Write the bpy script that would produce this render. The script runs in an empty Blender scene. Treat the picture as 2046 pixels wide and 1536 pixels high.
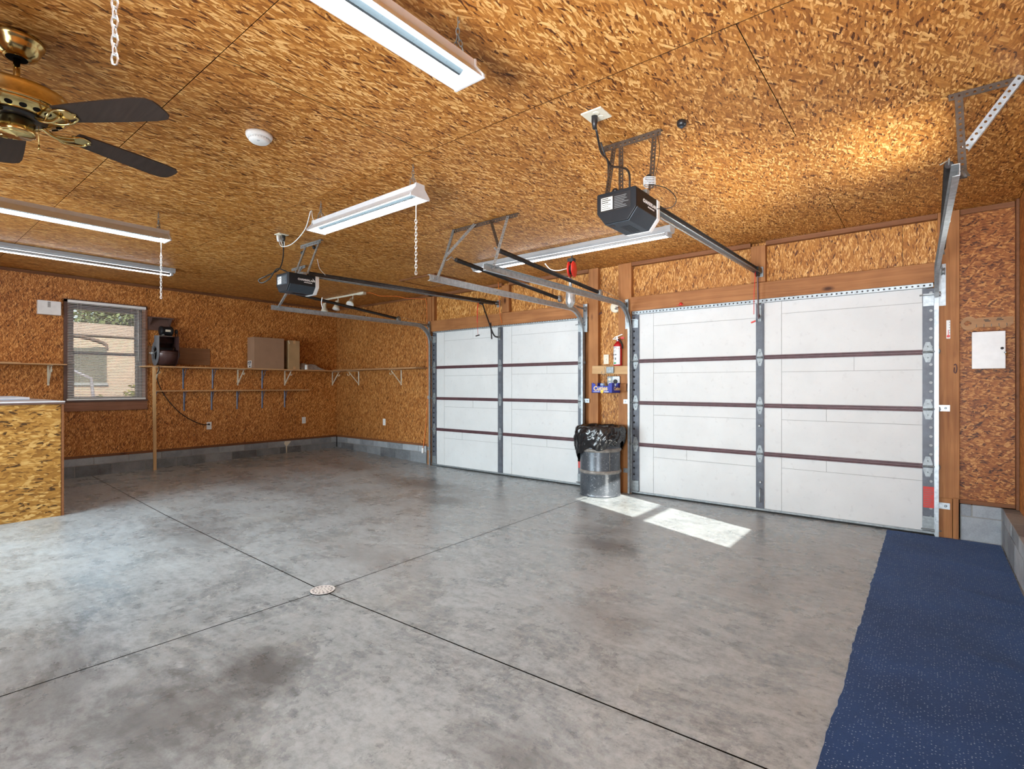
import bpy, bmesh, math, random
from mathutils import Vector, Matrix, noise

random.seed(11)
SC = bpy.context.scene
COL = SC.collection
R = math.radians
V = Vector

# ------------------------------------------------------------------ camera
F_PX, HORIZON, YAW, EYE = 1041.6, 770.0, 38.68, 1.28
cam = bpy.data.cameras.new('camera')
cam.sensor_fit = 'HORIZONTAL'
cam.sensor_width = 36.0
cam.lens = 36.0 * F_PX / 2046.0
cam.shift_y = (HORIZON - 768.0) / 2046.0
cam.clip_start, cam.clip_end = 0.02, 400
cam_ob = bpy.data.objects.new('camera', cam)
COL.objects.link(cam_ob)
cam_ob.location = (0, 0, EYE)
cam_ob.rotation_euler = (R(90), 0, R(YAW))
SC.camera = cam_ob

# ------------------------------------------------------------------ view, sky, sun, added fill lamps
vs = SC.view_settings
vs.view_transform = 'Standard'
vs.look = 'None'
vs.gamma = 1.0
vs.use_curve_mapping = False
vs.exposure = 1.68
SKY, SUN, BACK_FILL, LED, TUBE = 0.07, 5.2, 70.0, 22.0, 7.0
RIGHT_FILL = 1700.0
SC.cycles.max_bounces = 8
SC.cycles.diffuse_bounces = 5
SC.cycles.glossy_bounces = 3
SC.cycles.transmission_bounces = 6
SC.cycles.transparent_max_bounces = 12
SC.cycles.caustics_reflective = False
SC.cycles.caustics_refractive = False
SC.cycles.sample_clamp_indirect = 8.0

world = bpy.data.worlds.new('world')
SC.world = world
world.use_nodes = True
wn = world.node_tree
wn.nodes.clear()
w_out = wn.nodes.new('ShaderNodeOutputWorld')
w_bg = wn.nodes.new('ShaderNodeBackground')
w_sky = wn.nodes.new('ShaderNodeTexSky')
w_sky.sky_type = 'NISHITA'
w_sky.sun_disc = False
w_sky.sun_elevation = R(29.5)
w_sky.sun_rotation = R(111)
w_sky.air_density = 1.2
w_sky.dust_density = 0.6
w_bg.inputs['Strength'].default_value = SKY
wn.links.new(w_sky.outputs[0], w_bg.inputs['Color'])
wn.links.new(w_bg.outputs[0], w_out.inputs[0])

sun = bpy.data.lights.new('sun', 'SUN')
sun.energy = SUN
sun.angle = R(0.53)
sun.color = (1.0, 0.91, 0.82)
sun_ob = bpy.data.objects.new('sun', sun)
COL.objects.link(sun_ob)
_e = R(29.5)
sun_ob.rotation_euler = V((-0.931 * math.cos(_e), 0.365 * math.cos(_e), -math.sin(_e))).to_track_quat('-Z', 'Y').to_euler()


def fill_lamp(name, loc, aim, sx, sy, power, color=(0.78, 0.925, 1.0), spread=180):  # area lamp added as fill light
    l = bpy.data.lights.new(name, 'AREA')
    l.shape = 'RECTANGLE'
    l.size, l.size_y = sx, sy
    l.energy = power
    l.spread = R(spread)
    l.color = color
    o = bpy.data.objects.new(name, l)
    COL.objects.link(o)
    o.location = loc
    o.rotation_euler = (V(aim) - V(loc)).to_track_quat('-Z', 'Y').to_euler()
    return o


# added fill lamps outside two made-up openings in the unseen back wall
fill_lamp('back_left_fill', (-5.6, -2.0, 1.2), (-5.6, 2.0, 0.7), 2.5, 1.9, BACK_FILL * 0.75, spread=110)
fill_lamp('back_right_fill', (-0.6, -2.0, 1.2), (-0.9, 2.4, 1.0), 1.8, 1.9, BACK_FILL * 0.26, spread=130)
fill_lamp('back_ceiling_fill', (-0.35, -2.7, 0.45), (-0.5, 2.9, 2.74), 1.8, 1.0, BACK_FILL * 0.52, (0.92, 0.96, 1.0), spread=75)  # added lamp aimed up to brighten the right-hand ceiling
# added lamp outside the right window, boosting the bounce from the sunlit ground
fill_lamp('right_window_fill', (2.5, 3.7, -0.2), (2.35, 3.7, 2.0), 3.0, 5.0, RIGHT_FILL, (0.97, 0.95, 0.91))


# ------------------------------------------------------------------ materials
def mat(name):
    m = bpy.data.materials.new(name)
    m.use_nodes = True
    nt = m.node_tree
    nt.nodes.clear()
    out = nt.nodes.new('ShaderNodeOutputMaterial')
    p = nt.nodes.new('ShaderNodeBsdfPrincipled')
    nt.links.new(p.outputs[0], out.inputs[0])
    return m, nt, p, out


class NT:
    """small helper round a node tree"""
    def __init__(s, nt):
        s.nt = nt

    def n(s, kind, **kw):
        x = s.nt.nodes.new(kind)
        for k, v in kw.items():
            setattr(x, k, v)
        return x

    def l(s, a, b):
        s.nt.links.new(a, b)

    def val(s, a, sock):
        if isinstance(a, (int, float)):
            sock.default_value = a
        elif isinstance(a, (tuple, list)):
            sock.default_value = a
        else:
            s.l(a, sock)

    def math(s, op, a, b=0.0, c=None, clamp=False):
        x = s.n('ShaderNodeMath', operation=op, use_clamp=clamp)
        s.val(a, x.inputs[0])
        s.val(b, x.inputs[1])
        if c is not None:
            s.val(c, x.inputs[2])
        return x.outputs[0]

    def vmath(s, op, a, b):
        x = s.n('ShaderNodeVectorMath', operation=op)
        s.val(a, x.inputs[0])
        s.val(b, x.inputs[1])
        return x.outputs[0]

    def mix(s, f, a, b, blend='MIX'):
        x = s.n('ShaderNodeMix', data_type='RGBA', blend_type=blend)
        s.val(f, x.inputs[0])
        s.val(a, x.inputs[6])
        s.val(b, x.inputs[7])
        return x.outputs[2]

    def mixf(s, f, a, b):
        x = s.n('ShaderNodeMix', data_type='FLOAT')
        s.val(f, x.inputs[0])
        s.val(a, x.inputs[2])
        s.val(b, x.inputs[3])
        return x.outputs[0]

    def ramp(s, f, stops, interp='LINEAR'):
        x = s.n('ShaderNodeValToRGB')
        x.color_ramp.interpolation = interp
        el = x.color_ramp.elements
        while len(el) < len(stops):
            el.new(0.5)
        for e, (p, c) in zip(el, stops):
            e.position = p
            e.color = (*c, 1) if len(c) == 3 else c
        s.l(f, x.inputs[0])
        return x.outputs[0]

    def noise(s, vec, scale, detail=3.0, rough=0.55, dist=0.0, dim='3D'):
        x = s.n('ShaderNodeTexNoise', noise_dimensions=dim)
        s.l(vec, x.inputs['Vector'])
        x.inputs['Scale'].default_value = scale
        x.inputs['Detail'].default_value = detail
        x.inputs['Roughness'].default_value = rough
        x.inputs['Distortion'].default_value = dist
        return x.outputs[0]

    def bump(s, h, p, strength=0.2, dist=0.01):
        x = s.n('ShaderNodeBump')
        x.inputs['Strength'].default_value = strength
        x.inputs['Distance'].default_value = dist
        s.l(h, x.inputs['Height'])
        s.l(x.outputs[0], p.inputs['Normal'])


def plain(name, col, rough=0.5, metal=0.0, var=0.12, scale=18.0, bump=0.0, spec=0.5, coat=0.0, wear=None):
    """one colour with a little dirt, wear and grain"""
    m, nt, p, out = mat(name)
    k = NT(nt)
    pos = k.n('ShaderNodeNewGeometry').outputs['Position']
    f = k.noise(pos, scale, 4.0, 0.6)
    f2 = k.noise(pos, scale * 6.3, 3.0, 0.6)
    lo = tuple(c * (1 - var) for c in col)
    hi = tuple(min(1, c * (1 + var)) for c in col)
    c = k.ramp(f, [(0.3, lo), (0.7, hi)])
    if wear:
        c = k.mix(k.ramp(f2, [(0.6, (0, 0, 0)), (0.72, (1, 1, 1))]), c, (*wear, 1))
    k.l(c, p.inputs['Base Color'])
    k.l(k.math('MULTIPLY_ADD', f2, 0.16, rough - 0.08, clamp=True), p.inputs['Roughness'])
    p.inputs['Metallic'].default_value = metal
    p.inputs['Specular IOR Level'].default_value = spec
    p.inputs['Coat Weight'].default_value = coat
    if bump:
        k.bump(f2, p, bump, 0.004)
    return m


def osb(name, uv, ramp, flake=(0.10, 0.024), spread=1.0, seed=0.0, rough=0.5):
    """oriented strand board: six layers of strands, each strand a long random cell"""
    m, nt, p, out = mat(name)
    k = NT(nt)
    pos = k.n('ShaderNodeNewGeometry').outputs['Position']
    sep = k.n('ShaderNodeSeparateXYZ')
    k.l(pos, sep.inputs[0])
    rnd = k.n('ShaderNodeObjectInfo').outputs['Random']
    cmb = k.n('ShaderNodeCombineXYZ')
    k.l(k.math('MULTIPLY_ADD', rnd, 17.0, sep.outputs[uv[0]]), cmb.inputs[0])
    k.l(k.math('MULTIPLY_ADD', rnd, 31.0, sep.outputs[uv[1]]), cmb.inputs[1])
    cmb.inputs[2].default_value = seed
    base = cmb.outputs[0]
    wob = k.n('ShaderNodeTexNoise', noise_dimensions='2D')
    k.l(base, wob.inputs['Vector'])
    wob.inputs['Scale'].default_value = 9.0
    wob.inputs['Detail'].default_value = 2.0
    base = k.vmath('ADD', base, k.vmath('MULTIPLY', wob.outputs['Color'], (0.014, 0.014, 0)))
    tone = None
    hgt = None
    for i, (ang, sc, thr) in enumerate([(8, 1.0, 0), (-38, 1.05, 0.5), (26, 0.9, 0.45), (-14, 1.0, 0.5), (58, 0.7, 0.6), (-4, 1.1, 0.5), (20, 0.5, 0.62), (-30, 0.75, 0.6), (4, 0.42, 0.66)]):
        rot = k.n('ShaderNodeVectorRotate', rotation_type='Z_AXIS')
        k.l(base, rot.inputs['Vector'])
        rot.inputs['Angle'].default_value = R(ang * spread)
        q = k.vmath('MULTIPLY', k.vmath('ADD', rot.outputs[0], (i * 3.71, i * 1.93, 0)), (1 / (flake[0] * sc), 1 / (flake[1] * sc), 0))
        vo = k.n('ShaderNodeTexVoronoi', voronoi_dimensions='2D')
        k.l(q, vo.inputs['Vector'])
        vo.inputs['Scale'].default_value = 1.0
        s3 = k.n('ShaderNodeSeparateColor')
        k.l(vo.outputs['Color'], s3.inputs[0])
        grain = k.n('ShaderNodeTexNoise', noise_dimensions='2D')
        k.l(k.vmath('MULTIPLY', q, (0.7, 6.0, 0)), grain.inputs['Vector'])
        grain.inputs['Scale'].default_value = 1.0
        grain.inputs['Detail'].default_value = 1.0
        t = k.math('ADD', s3.outputs[1], k.math('MULTIPLY_ADD', grain.outputs[0], 0.36, -0.18))
        t = k.math('MULTIPLY_ADD', k.math('SUBTRACT', t, k.math('MULTIPLY', vo.outputs['Distance'], 0.22)), 0.84, 0.15)
        if tone is None:
            tone, hgt = t, s3.outputs[2]
        else:
            on = k.math('GREATER_THAN', s3.outputs[0], thr)
            tone = k.mixf(on, tone, t)
            hgt = k.mixf(on, k.math('MULTIPLY', hgt, 0.9), s3.outputs[2])
            if i in (6, 7, 8):      # now and then a dark strand
                tone = k.math('SUBTRACT', tone, k.math('MULTIPLY', k.math('LESS_THAN', s3.outputs[0], 0.05), 0.5))
    big = k.noise(base, 1.3, 2.0, 0.5)
    tone = k.math('ADD', tone, k.math('MULTIPLY_ADD', big, 0.25, -0.06))
    c = k.ramp(tone, ramp)
    k.l(c, p.inputs['Base Color'])
    p.inputs['Roughness'].default_value = rough
    p.inputs['Specular IOR Level'].default_value = 0.35
    k.bump(k.math('ADD', hgt, k.math('MULTIPLY', tone, 0.5)), p, 0.35, 0.003)
    return m


def wood(name, c0, c1, axis=2, rough=0.6, scale=1.0, knots=True):
    m, nt, p, out = mat(name)
    k = NT(nt)
    pos = k.n('ShaderNodeNewGeometry').outputs['Position']
    rnd = k.n('ShaderNodeObjectInfo').outputs['Random']
    off = k.n('ShaderNodeCombineXYZ')
    for i in range(3):
        k.l(k.math('MULTIPLY', rnd, 7.3 + 5 * i), off.inputs[i])
    pos = k.vmath('ADD', pos, off.outputs[0])
    st = [34.0 * scale] * 3
    st[axis] = 1.6 * scale
    q = k.vmath('MULTIPLY', pos, tuple(st))
    f = k.noise(q, 1.0, 5.0, 0.6, 0.9)
    big = k.noise(pos, 3.0, 2.0)
    c = k.ramp(k.math('MULTIPLY_ADD', big, 0.5, k.math('MULTIPLY', f, 0.75)), [(0.32, c0), (0.78, c1)])
    if knots:
        st = [9.0 * scale] * 3
        st[axis] = 4.0 * scale
        vo = k.n('ShaderNodeTexVoronoi')
        k.l(k.vmath('MULTIPLY', pos, tuple(st)), vo.inputs['Vector'])
        vo.inputs['Scale'].default_value = 0.55
        kn = k.ramp(vo.outputs['Distance'], [(0.05, (1, 1, 1)), (0.14, (0, 0, 0))])
        c = k.mix(kn, c, (c0[0] * 0.35, c0[1] * 0.3, c0[2] * 0.3, 1))
    k.l(c, p.inputs['Base Color'])
    p.inputs['Roughness'].default_value = rough
    p.inputs['Specular IOR Level'].default_value = 0.3
    k.bump(f, p, 0.12, 0.003)
    return m


def emit(name, col, strength):
    m, nt, p, out = mat(name)
    p.inputs['Base Color'].default_value = (0.9, 0.9, 0.9, 1)
    p.inputs['Emission Color'].default_value = (*col, 1)
    p.inputs['Emission Strength'].default_value = strength
    return m


def glass_mat(name):
    m, nt, p, out = mat(name)
    k = NT(nt)
    nt.nodes.remove(p)
    tr = k.n('ShaderNodeBsdfTransparent')
    tr.inputs[0].default_value = (0.93, 0.96, 0.96, 1)
    gl = k.n('ShaderNodeBsdfGlossy')
    gl.inputs['Roughness'].default_value = 0.02
    fr = k.n('ShaderNodeFresnel')
    fr.inputs[0].default_value = 1.45
    mx = k.n('ShaderNodeMixShader')
    k.l(fr.outputs[0], mx.inputs[0])
    k.l(tr.outputs[0], mx.inputs[1])
    k.l(gl.outputs[0], mx.inputs[2])
    k.l(mx.outputs[0], out.inputs[0])
    return m


def concrete_floor():
    m, nt, p, out = mat('polished_concrete')
    k = NT(nt)
    pos = k.n('ShaderNodeNewGeometry').outputs['Position']
    warp = k.n('ShaderNodeTexNoise')
    k.l(pos, warp.inputs['Vector'])
    warp.inputs['Scale'].default_value = 1.1
    warp.inputs['Detail'].default_value = 1.0
    wp = k.vmath('ADD', pos, k.vmath('MULTIPLY', k.vmath('SUBTRACT', warp.outputs['Color'], (0.5, 0.5, 0.5)), (0.3, 0.3, 0)))
    a = k.noise(wp, 0.75, 5.0, 0.62)
    b = k.noise(wp, 2.6, 6.0, 0.68)
    d = k.noise(pos, 26.0, 5.0, 0.75)
    g = k.noise(pos, 140.0, 2.0, 0.6)
    e = k.noise(k.vmath('MULTIPLY', wp, (7.0, 15.0, 1)), 1.0, 6.0, 0.70, 0.0)
    t = k.math('ADD', k.math('MULTIPLY', a, 0.20), k.math('MULTIPLY', b, 0.22))
    t = k.math('ADD', t, k.math('MULTIPLY', e, 0.34))
    t = k.math('ADD', t, k.math('MULTIPLY', d, 0.34))
    t = k.math('ADD', t, k.math('MULTIPLY', g, 0.06))
    c = k.ramp(t, [(0.42, (0.10, 0.112, 0.118)), (0.53, (0.27, 0.302, 0.318)), (0.61, (0.40, 0.44, 0.457)), (0.73, (0.51, 0.56, 0.58))])
    # warm rusty tint in places
    tint = k.ramp(k.noise(wp, 1.7, 3.0), [(0.52, (0, 0, 0)), (0.75, (1, 1, 1))])
    c = k.mix(k.math('MULTIPLY', tint, 0.20), c, (0.37, 0.36, 0.31, 1))
    # oil and tyre stains where cars stood (x, y, rx, ry, strength, colour)
    ragged = k.math('ADD', k.math('MULTIPLY', k.noise(wp, 3.2, 6.0, 0.7), 0.6), k.math('MULTIPLY', e, 0.4))
    for (sx, sy, rx, ry, st, col) in [
            (-5.2, 4.55, 1.25, 0.45, 0.8, (0.09, 0.08, 0.072)), (-4.2, 4.1, 0.5, 0.25, 0.75, (0.1, 0.088, 0.08)),
            (-6.9, 4.75, 0.8, 0.3, 0.55, (0.12, 0.11, 0.1)), (-2.05, 3.75, 0.36, 0.3, 0.8, (0.13, 0.123, 0.12)),
            (-2.25, 4.1, 0.3, 0.24, 0.5, (0.16, 0.155, 0.155)), (-2.35, 1.1, 0.3, 0.24, 0.85, (0.085, 0.083, 0.083)),
            (-2.3, 0.75, 0.5, 0.35, 0.7, (0.1, 0.098, 0.096)), (-3.3, 2.4, 0.9, 0.28, 0.45, (0.17, 0.165, 0.16)),
            (-5.0, 1.85, 0.9, 0.4, 0.55, (0.13, 0.128, 0.13)), (-1.35, 2.6, 0.5, 0.3, 0.4, (0.16, 0.15, 0.142)),
            (-0.85, 3.6, 0.32, 0.42, 0.4, (0.17, 0.16, 0.15)), (-1.1, 1.35, 0.35, 0.2, 0.5, (0.12, 0.115, 0.11)),
            (-2.9, 0.55, 1.0, 0.35, 0.6, (0.095, 0.094, 0.094)), (-1.6, 0.55, 0.7, 0.3, 0.5, (0.11, 0.108, 0.105)),
            (-6.6, 3.3, 1.5, 0.35, 0.35, (0.16, 0.15, 0.14))]:
        q = k.vmath('MULTIPLY', k.vmath('SUBTRACT', wp, (sx + 0.0, sy + 0.0, 0)), (1 / rx, 1 / ry, 0))
        ln = k.n('ShaderNodeVectorMath', operation='LENGTH')
        k.l(q, ln.inputs[0])
        dd = k.math('ADD', ln.outputs['Value'], k.math('MULTIPLY_ADD', ragged, 2.4, -1.2))
        f = k.ramp(dd, [(0.2, (1, 1, 1)), (1.25, (0, 0, 0))])
        c = k.mix(k.math('MULTIPLY', f, st * 0.9), c, (*col, 1))
    # pale dried-water marks near the far corner
    q = k.vmath('MULTIPLY', k.vmath('SUBTRACT', wp, (-7.2, 4.3, 0)), (1 / 1.1, 1 / 0.35, 0))
    ln = k.n('ShaderNodeVectorMath', operation='LENGTH')
    k.l(q, ln.inputs[0])
    f = k.ramp(k.math('ADD', ln.outputs['Value'], k.math('MULTIPLY_ADD', b, 1.6, -0.8)), [(0.2, (1, 1, 1)), (0.8, (0, 0, 0))])
    c = k.mix(k.math('MULTIPLY', f, 0.5), c, (0.42, 0.42, 0.42, 1))
    # tiny dark pits and scuffs
    pit = k.ramp(k.noise(pos, 55.0, 2.0), [(0.70, (0, 0, 0)), (0.76, (1, 1, 1))])
    c = k.mix(k.math('MULTIPLY', pit, 0.35), c, (0.1, 0.1, 0.1, 1))
    k.l(c, p.inputs['Base Color'])
    k.l(k.ramp(b, [(0.35, (0.20, 0.20, 0.20)), (0.7, (0.42, 0.42, 0.42))]), p.inputs['Roughness'])
    p.inputs['Specular IOR Level'].default_value = 0.5
    k.bump(k.math('ADD', d, k.math('MULTIPLY', b, 0.5)), p, 0.05, 0.01)
    return m


def carpet_mat():
    m, nt, p, out = mat('blue_carpet')
    k = NT(nt)
    pos = k.n('ShaderNodeNewGeometry').outputs['Position']
    big = k.noise(pos, 1.6, 4.0, 0.6)
    fine = k.noise(pos, 260.0, 2.0, 0.7)
    c = k.ramp(k.math('ADD', k.math('MULTIPLY', big, 0.7), k.math('MULTIPLY', fine, 0.4)), [(0.35, (0.008, 0.024, 0.072)), (0.75, (0.023, 0.068, 0.205))])
    vo = k.n('ShaderNodeTexVoronoi', voronoi_dimensions='2D')
    k.l(k.vmath('MULTIPLY', pos, (92, 80, 0)), vo.inputs['Vector'])
    vo.inputs['Scale'].default_value = 1.0
    vo.inputs['Randomness'].default_value = 0.75
    s3 = k.n('ShaderNodeSeparateColor')
    k.l(vo.outputs['Color'], s3.inputs[0])
    dot = k.math('MULTIPLY', k.ramp(vo.outputs['Distance'], [(0.12, (1, 1, 1)), (0.24, (0, 0, 0))]), k.math('GREATER_THAN', s3.outputs[0], 0.6))
    c = k.mix(k.math('MULTIPLY', dot, s3.outputs[1]), c, (0.42, 0.5, 0.62, 1))
    k.l(c, p.inputs['Base Color'])
    p.inputs['Roughness'].default_value = 0.92
    p.inputs['Specular IOR Level'].default_value = 0.15
    p.inputs['Sheen Weight'].default_value = 0.35
    p.inputs['Sheen Tint'].default_value = (0.35, 0.5, 0.9, 1)
    k.bump(fine, p, 0.5, 0.004)
    return m


def block_mat(name, lo, hi):
    m, nt, p, out = mat(name)
    k = NT(nt)
    pos = k.n('ShaderNodeNewGeometry').outputs['Position']
    rnd = k.n('ShaderNodeObjectInfo').outputs['Random']
    a = k.noise(pos, 5.0, 5.0, 0.65)
    b = k.noise(pos, 90.0, 3.0, 0.7)
    t = k.math('ADD', k.math('MULTIPLY', a, 0.6), k.math('MULTIPLY', b, 0.3))
    t = k.math('ADD', t, k.math('MULTIPLY_ADD', rnd, 0.26, -0.1))
    k.l(k.ramp(t, [(0.3, lo), (0.75, hi)]), p.inputs['Base Color'])
    p.inputs['Roughness'].default_value = 0.9
    k.bump(b, p, 0.5, 0.006)
    return m


OSB_RAMP = [(0.0, (0.09, 0.026, 0.005)), (0.13, (0.27, 0.092, 0.014)), (0.42, (0.38, 0.145, 0.025)), (0.70, (0.49, 0.205, 0.040)), (1.0, (0.78, 0.46, 0.17))]
OSB_WALL = [(0.0, (0.07, 0.020, 0.004)), (0.12, (0.185, 0.056, 0.010)), (0.42, (0.31, 0.107, 0.021)), (0.70, (0.44, 0.170, 0.040)), (1.0, (0.68, 0.36, 0.12))]
OSB_CTR = [(0.0, (0.06, 0.026, 0.006)), (0.10, (0.19, 0.080, 0.013)), (0.40, (0.30, 0.137, 0.024)), (0.72, (0.40, 0.20, 0.042)), (1.0, (0.58, 0.36, 0.12))]
OSB_DIM = [(p, tuple(x * y for x, y in zip(c, (0.84, 0.74, 0.66)))) for p, c in OSB_WALL]  # darker, redder board copy; the right end's dimmer light is in the colour
M = {}
M['osb_ceiling'] = osb('strand_board_ceiling', (1, 0), OSB_RAMP, flake=(0.09, 0.0175))
OSB_LIT = [(p, tuple(min(0.9, x * 1.25) for x in c)) for p, c in OSB_WALL]  # board colour scaled up; the left wall's extra light is put into it
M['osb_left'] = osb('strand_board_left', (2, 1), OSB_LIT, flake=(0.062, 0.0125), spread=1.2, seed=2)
M['osb_front'] = osb('strand_board_front', (2, 0), OSB_WALL, flake=(0.07, 0.014), spread=0.9, seed=4)
M['osb_header'] = osb('strand_board_header', (2, 0), OSB_RAMP, flake=(0.08, 0.015), spread=0.8, seed=5)
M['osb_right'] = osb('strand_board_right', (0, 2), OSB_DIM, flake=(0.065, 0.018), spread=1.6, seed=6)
M['osb_counter'] = osb('strand_board_counter', (1, 2), OSB_CTR, flake=(0.11, 0.028), spread=0.9, seed=8)
M['floor'] = concrete_floor()
M['carpet'] = carpet_mat()
M['block'] = block_mat('grey_block', (0.20, 0.22, 0.245), (0.47, 0.51, 0.55))
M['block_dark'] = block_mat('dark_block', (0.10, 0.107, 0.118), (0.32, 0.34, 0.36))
M['mortar'] = plain('mortar', (0.30, 0.295, 0.28), 0.95, bump=0.4)
M['dark'] = plain('dark_gap', (0.012, 0.011, 0.010), 0.95, spec=0.0)
M['stud'] = wood('stud_wood', (0.20, 0.070, 0.021), (0.43, 0.185, 0.064), 2)
M['beam'] = wood('beam_wood', (0.19, 0.066, 0.020), (0.40, 0.17, 0.060), 0)
M['trim'] = wood('trim_wood', (0.14, 0.05, 0.018), (0.25, 0.10, 0.04), 0)
M['trim_y'] = wood('trim_wood_side', (0.11, 0.040, 0.016), (0.21, 0.085, 0.036), 1)
M['pine'] = wood('pale_pine', (0.50, 0.29, 0.125), (0.70, 0.47, 0.24), 2)
M['pine_x'] = wood('pale_board', (0.42, 0.235, 0.10), (0.62, 0.40, 0.20), 0)
M['shelf_y'] = wood('shelf_board', (0.40, 0.21, 0.09), (0.62, 0.38, 0.19), 1)
M['plank'] = wood('wall_plank_wood', (0.16, 0.072, 0.032), (0.31, 0.155, 0.075), 1)
M['window_grey'] = plain('shaded_window_vinyl', (0.15, 0.145, 0.175), 0.45, var=0.06)  # darker copy of the vinyl, its shade put into the colour
M['shelf_x'] = wood('shelf_board_short', (0.27, 0.13, 0.055), (0.44, 0.24, 0.115), 0)
M['sill'] = wood('sill_wood', (0.14, 0.055, 0.030), (0.31, 0.145, 0.085), 1)
M['brown_paint'] = plain('brown_painted_wood', (0.115, 0.062, 0.05), 0.6)
M['door_white'] = plain('white_door_panel', (0.655, 0.66, 0.66), 0.55, var=0.045, scale=3.0, wear=(0.60, 0.60, 0.60))
M['groove'] = plain('panel_groove', (0.36, 0.36, 0.355), 0.8)
M['stile'] = plain('grey_steel_stile', (0.105, 0.113, 0.135), 0.5, 0.25, var=0.2)
M['rail'] = plain('maroon_rail', (0.095, 0.042, 0.048), 0.5, 0.1, var=0.25)
M['galv'] = plain('galvanized_steel', (0.38, 0.41, 0.43), 0.42, 0.6, var=0.22, scale=30)
M['galv_dark'] = plain('dull_galvanized_steel', (0.27, 0.29, 0.30), 0.5, 0.55, var=0.25, scale=30)
M['brown_steel'] = plain('dark_perforated_steel', (0.085, 0.06, 0.045), 0.5, 0.45, var=0.3)
M['spring'] = plain('dark_spring_steel', (0.06, 0.055, 0.055), 0.4, 0.7, var=0.2)
M['black'] = plain('black_plastic', (0.014, 0.014, 0.016), 0.35, var=0.2)
M['black_case'] = plain('dark_grey_case', (0.009, 0.010, 0.013), 0.5, var=0.15, spec=0.3)
M['grey_case'] = plain('blue_grey_case', (0.035, 0.047, 0.062), 0.45, var=0.12, spec=0.35)
M['white'] = plain('white_paint', (0.80, 0.80, 0.79), 0.45, var=0.05)
M['white_metal'] = plain('white_enamel', (0.76, 0.77, 0.78), 0.35, var=0.04)
M['lamp_grey'] = plain('light_grey_enamel', (0.62, 0.63, 0.66), 0.35, var=0.05)
M['cream'] = plain('cream_plastic', (0.74, 0.69, 0.56), 0.45, var=0.06)
M['red'] = plain('red_plastic', (0.62, 0.03, 0.02), 0.4, var=0.1)
M['red_paint'] = plain('red_enamel', (0.50, 0.012, 0.018), 0.25, var=0.08)
M['orange'] = plain('orange_cord', (0.85, 0.21, 0.035), 0.5, var=0.05)
M['brass'] = plain('polished_brass', (0.60, 0.45, 0.19), 0.18, 1.0, var=0.15, scale=25)
M['blade'] = wood('fan_blade', (0.020, 0.013, 0.010), (0.048, 0.031, 0.024), 0, knots=False)
M['card'] = plain('cardboard', (0.33, 0.20, 0.125), 0.8, var=0.07, scale=6)
M['card2'] = plain('pale_cardboard', (0.40, 0.26, 0.13), 0.8, var=0.08, scale=6)
M['blue_steel'] = plain('blue_grey_bracket', (0.11, 0.13, 0.20), 0.45, 0.2)
M['silver'] = plain('silver_shade', (0.66, 0.67, 0.68), 0.3, 0.8, var=0.08)
M['bag'] = plain('black_bag_film', (0.008, 0.008, 0.010), 0.22, var=0.2, scale=12, bump=0.15, spec=0.8)
M['drum'] = plain('grey_drum_paint', (0.075, 0.085, 0.10), 0.32, 0.25, var=0.25, scale=9, wear=(0.30, 0.31, 0.33))
M['hoop'] = plain('scuffed_hoop', (0.24, 0.22, 0.20), 0.5, 0.2, var=0.4, scale=15)
M['blower'] = plain('brown_blower_housing', (0.085, 0.043, 0.040), 0.3, 0.15, var=0.15)
M['blower_side'] = plain('grey_blower_side', (0.27, 0.30, 0.34), 0.35, 0.5, var=0.15)
M['cuties_blue'] = plain('blue_printed_card', (0.018, 0.03, 0.33), 0.5, var=0.05)
M['yellow'] = plain('yellow_print', (0.90, 0.55, 0.05), 0.5, var=0.03)
M['label_white'] = plain('white_label', (0.78, 0.80, 0.82), 0.5, var=0.03)
M['print'] = plain('black_print', (0.02, 0.02, 0.02), 0.6)
M['print_grey'] = plain('grey_print', (0.16, 0.16, 0.16), 0.6)
M['green'] = plain('green_print', (0.03, 0.33, 0.10), 0.5)
M['tag_red'] = plain('red_tag', (0.62, 0.045, 0.035), 0.55, var=0.1)
M['rubber'] = plain('black_rubber', (0.012, 0.012, 0.012), 0.8)
M['plastic_film'] = plain('clear_grey_film', (0.42, 0.43, 0.45), 0.25, var=0.3, scale=20)
M['vinyl'] = plain('white_vinyl', (0.62, 0.64, 0.72), 0.4, var=0.04)
M['slat'] = plain('ivory_slat', (0.74, 0.70, 0.68), 0.4, var=0.05)
M['counter_top'] = plain('pale_laminate', (0.62, 0.61, 0.64), 0.4, var=0.06)
M['tray'] = plain('blue_tray', (0.36, 0.48, 0.68), 0.4, var=0.15, scale=6)
M['stucco'] = plain('tan_siding', (0.31, 0.225, 0.165), 0.9, var=0.05)
M['shade_door'] = plain('dark_green_panel', (0.055, 0.055, 0.04), 0.7, var=0.1)  # porch roof's shade put into the dark panel colour
M['roof'] = plain('brown_roof', (0.09, 0.06, 0.045), 0.9, var=0.2)
M['grass'] = plain('lawn', (0.08, 0.09, 0.025), 0.95, var=0.4, scale=8)
M['dirt'] = plain('dry_drive', (0.30, 0.23, 0.165), 0.95, var=0.15, scale=3)
M['leaf'] = plain('leaf', (0.13, 0.135, 0.02), 0.6, var=0.5, scale=9)
M['leaf_dark'] = plain('leaf_dark', (0.075, 0.10, 0.035), 0.6, var=0.6, scale=5)
M['bark'] = wood('bark', (0.06, 0.04, 0.03), (0.15, 0.10, 0.07), 2)
M['led'] = emit('led_strip', (0.89, 0.965, 1.0), LED)
M['tube'] = emit('fluorescent_tube', (0.88, 0.94, 1.0), TUBE)
M['strip_body'] = plain('strip_light_enamel', (0.36, 0.36, 0.37), 0.35, var=0.05)
M['ridge'] = plain('smoky_ridge', (0.032, 0.040, 0.045), 0.3, var=0.05)
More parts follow.
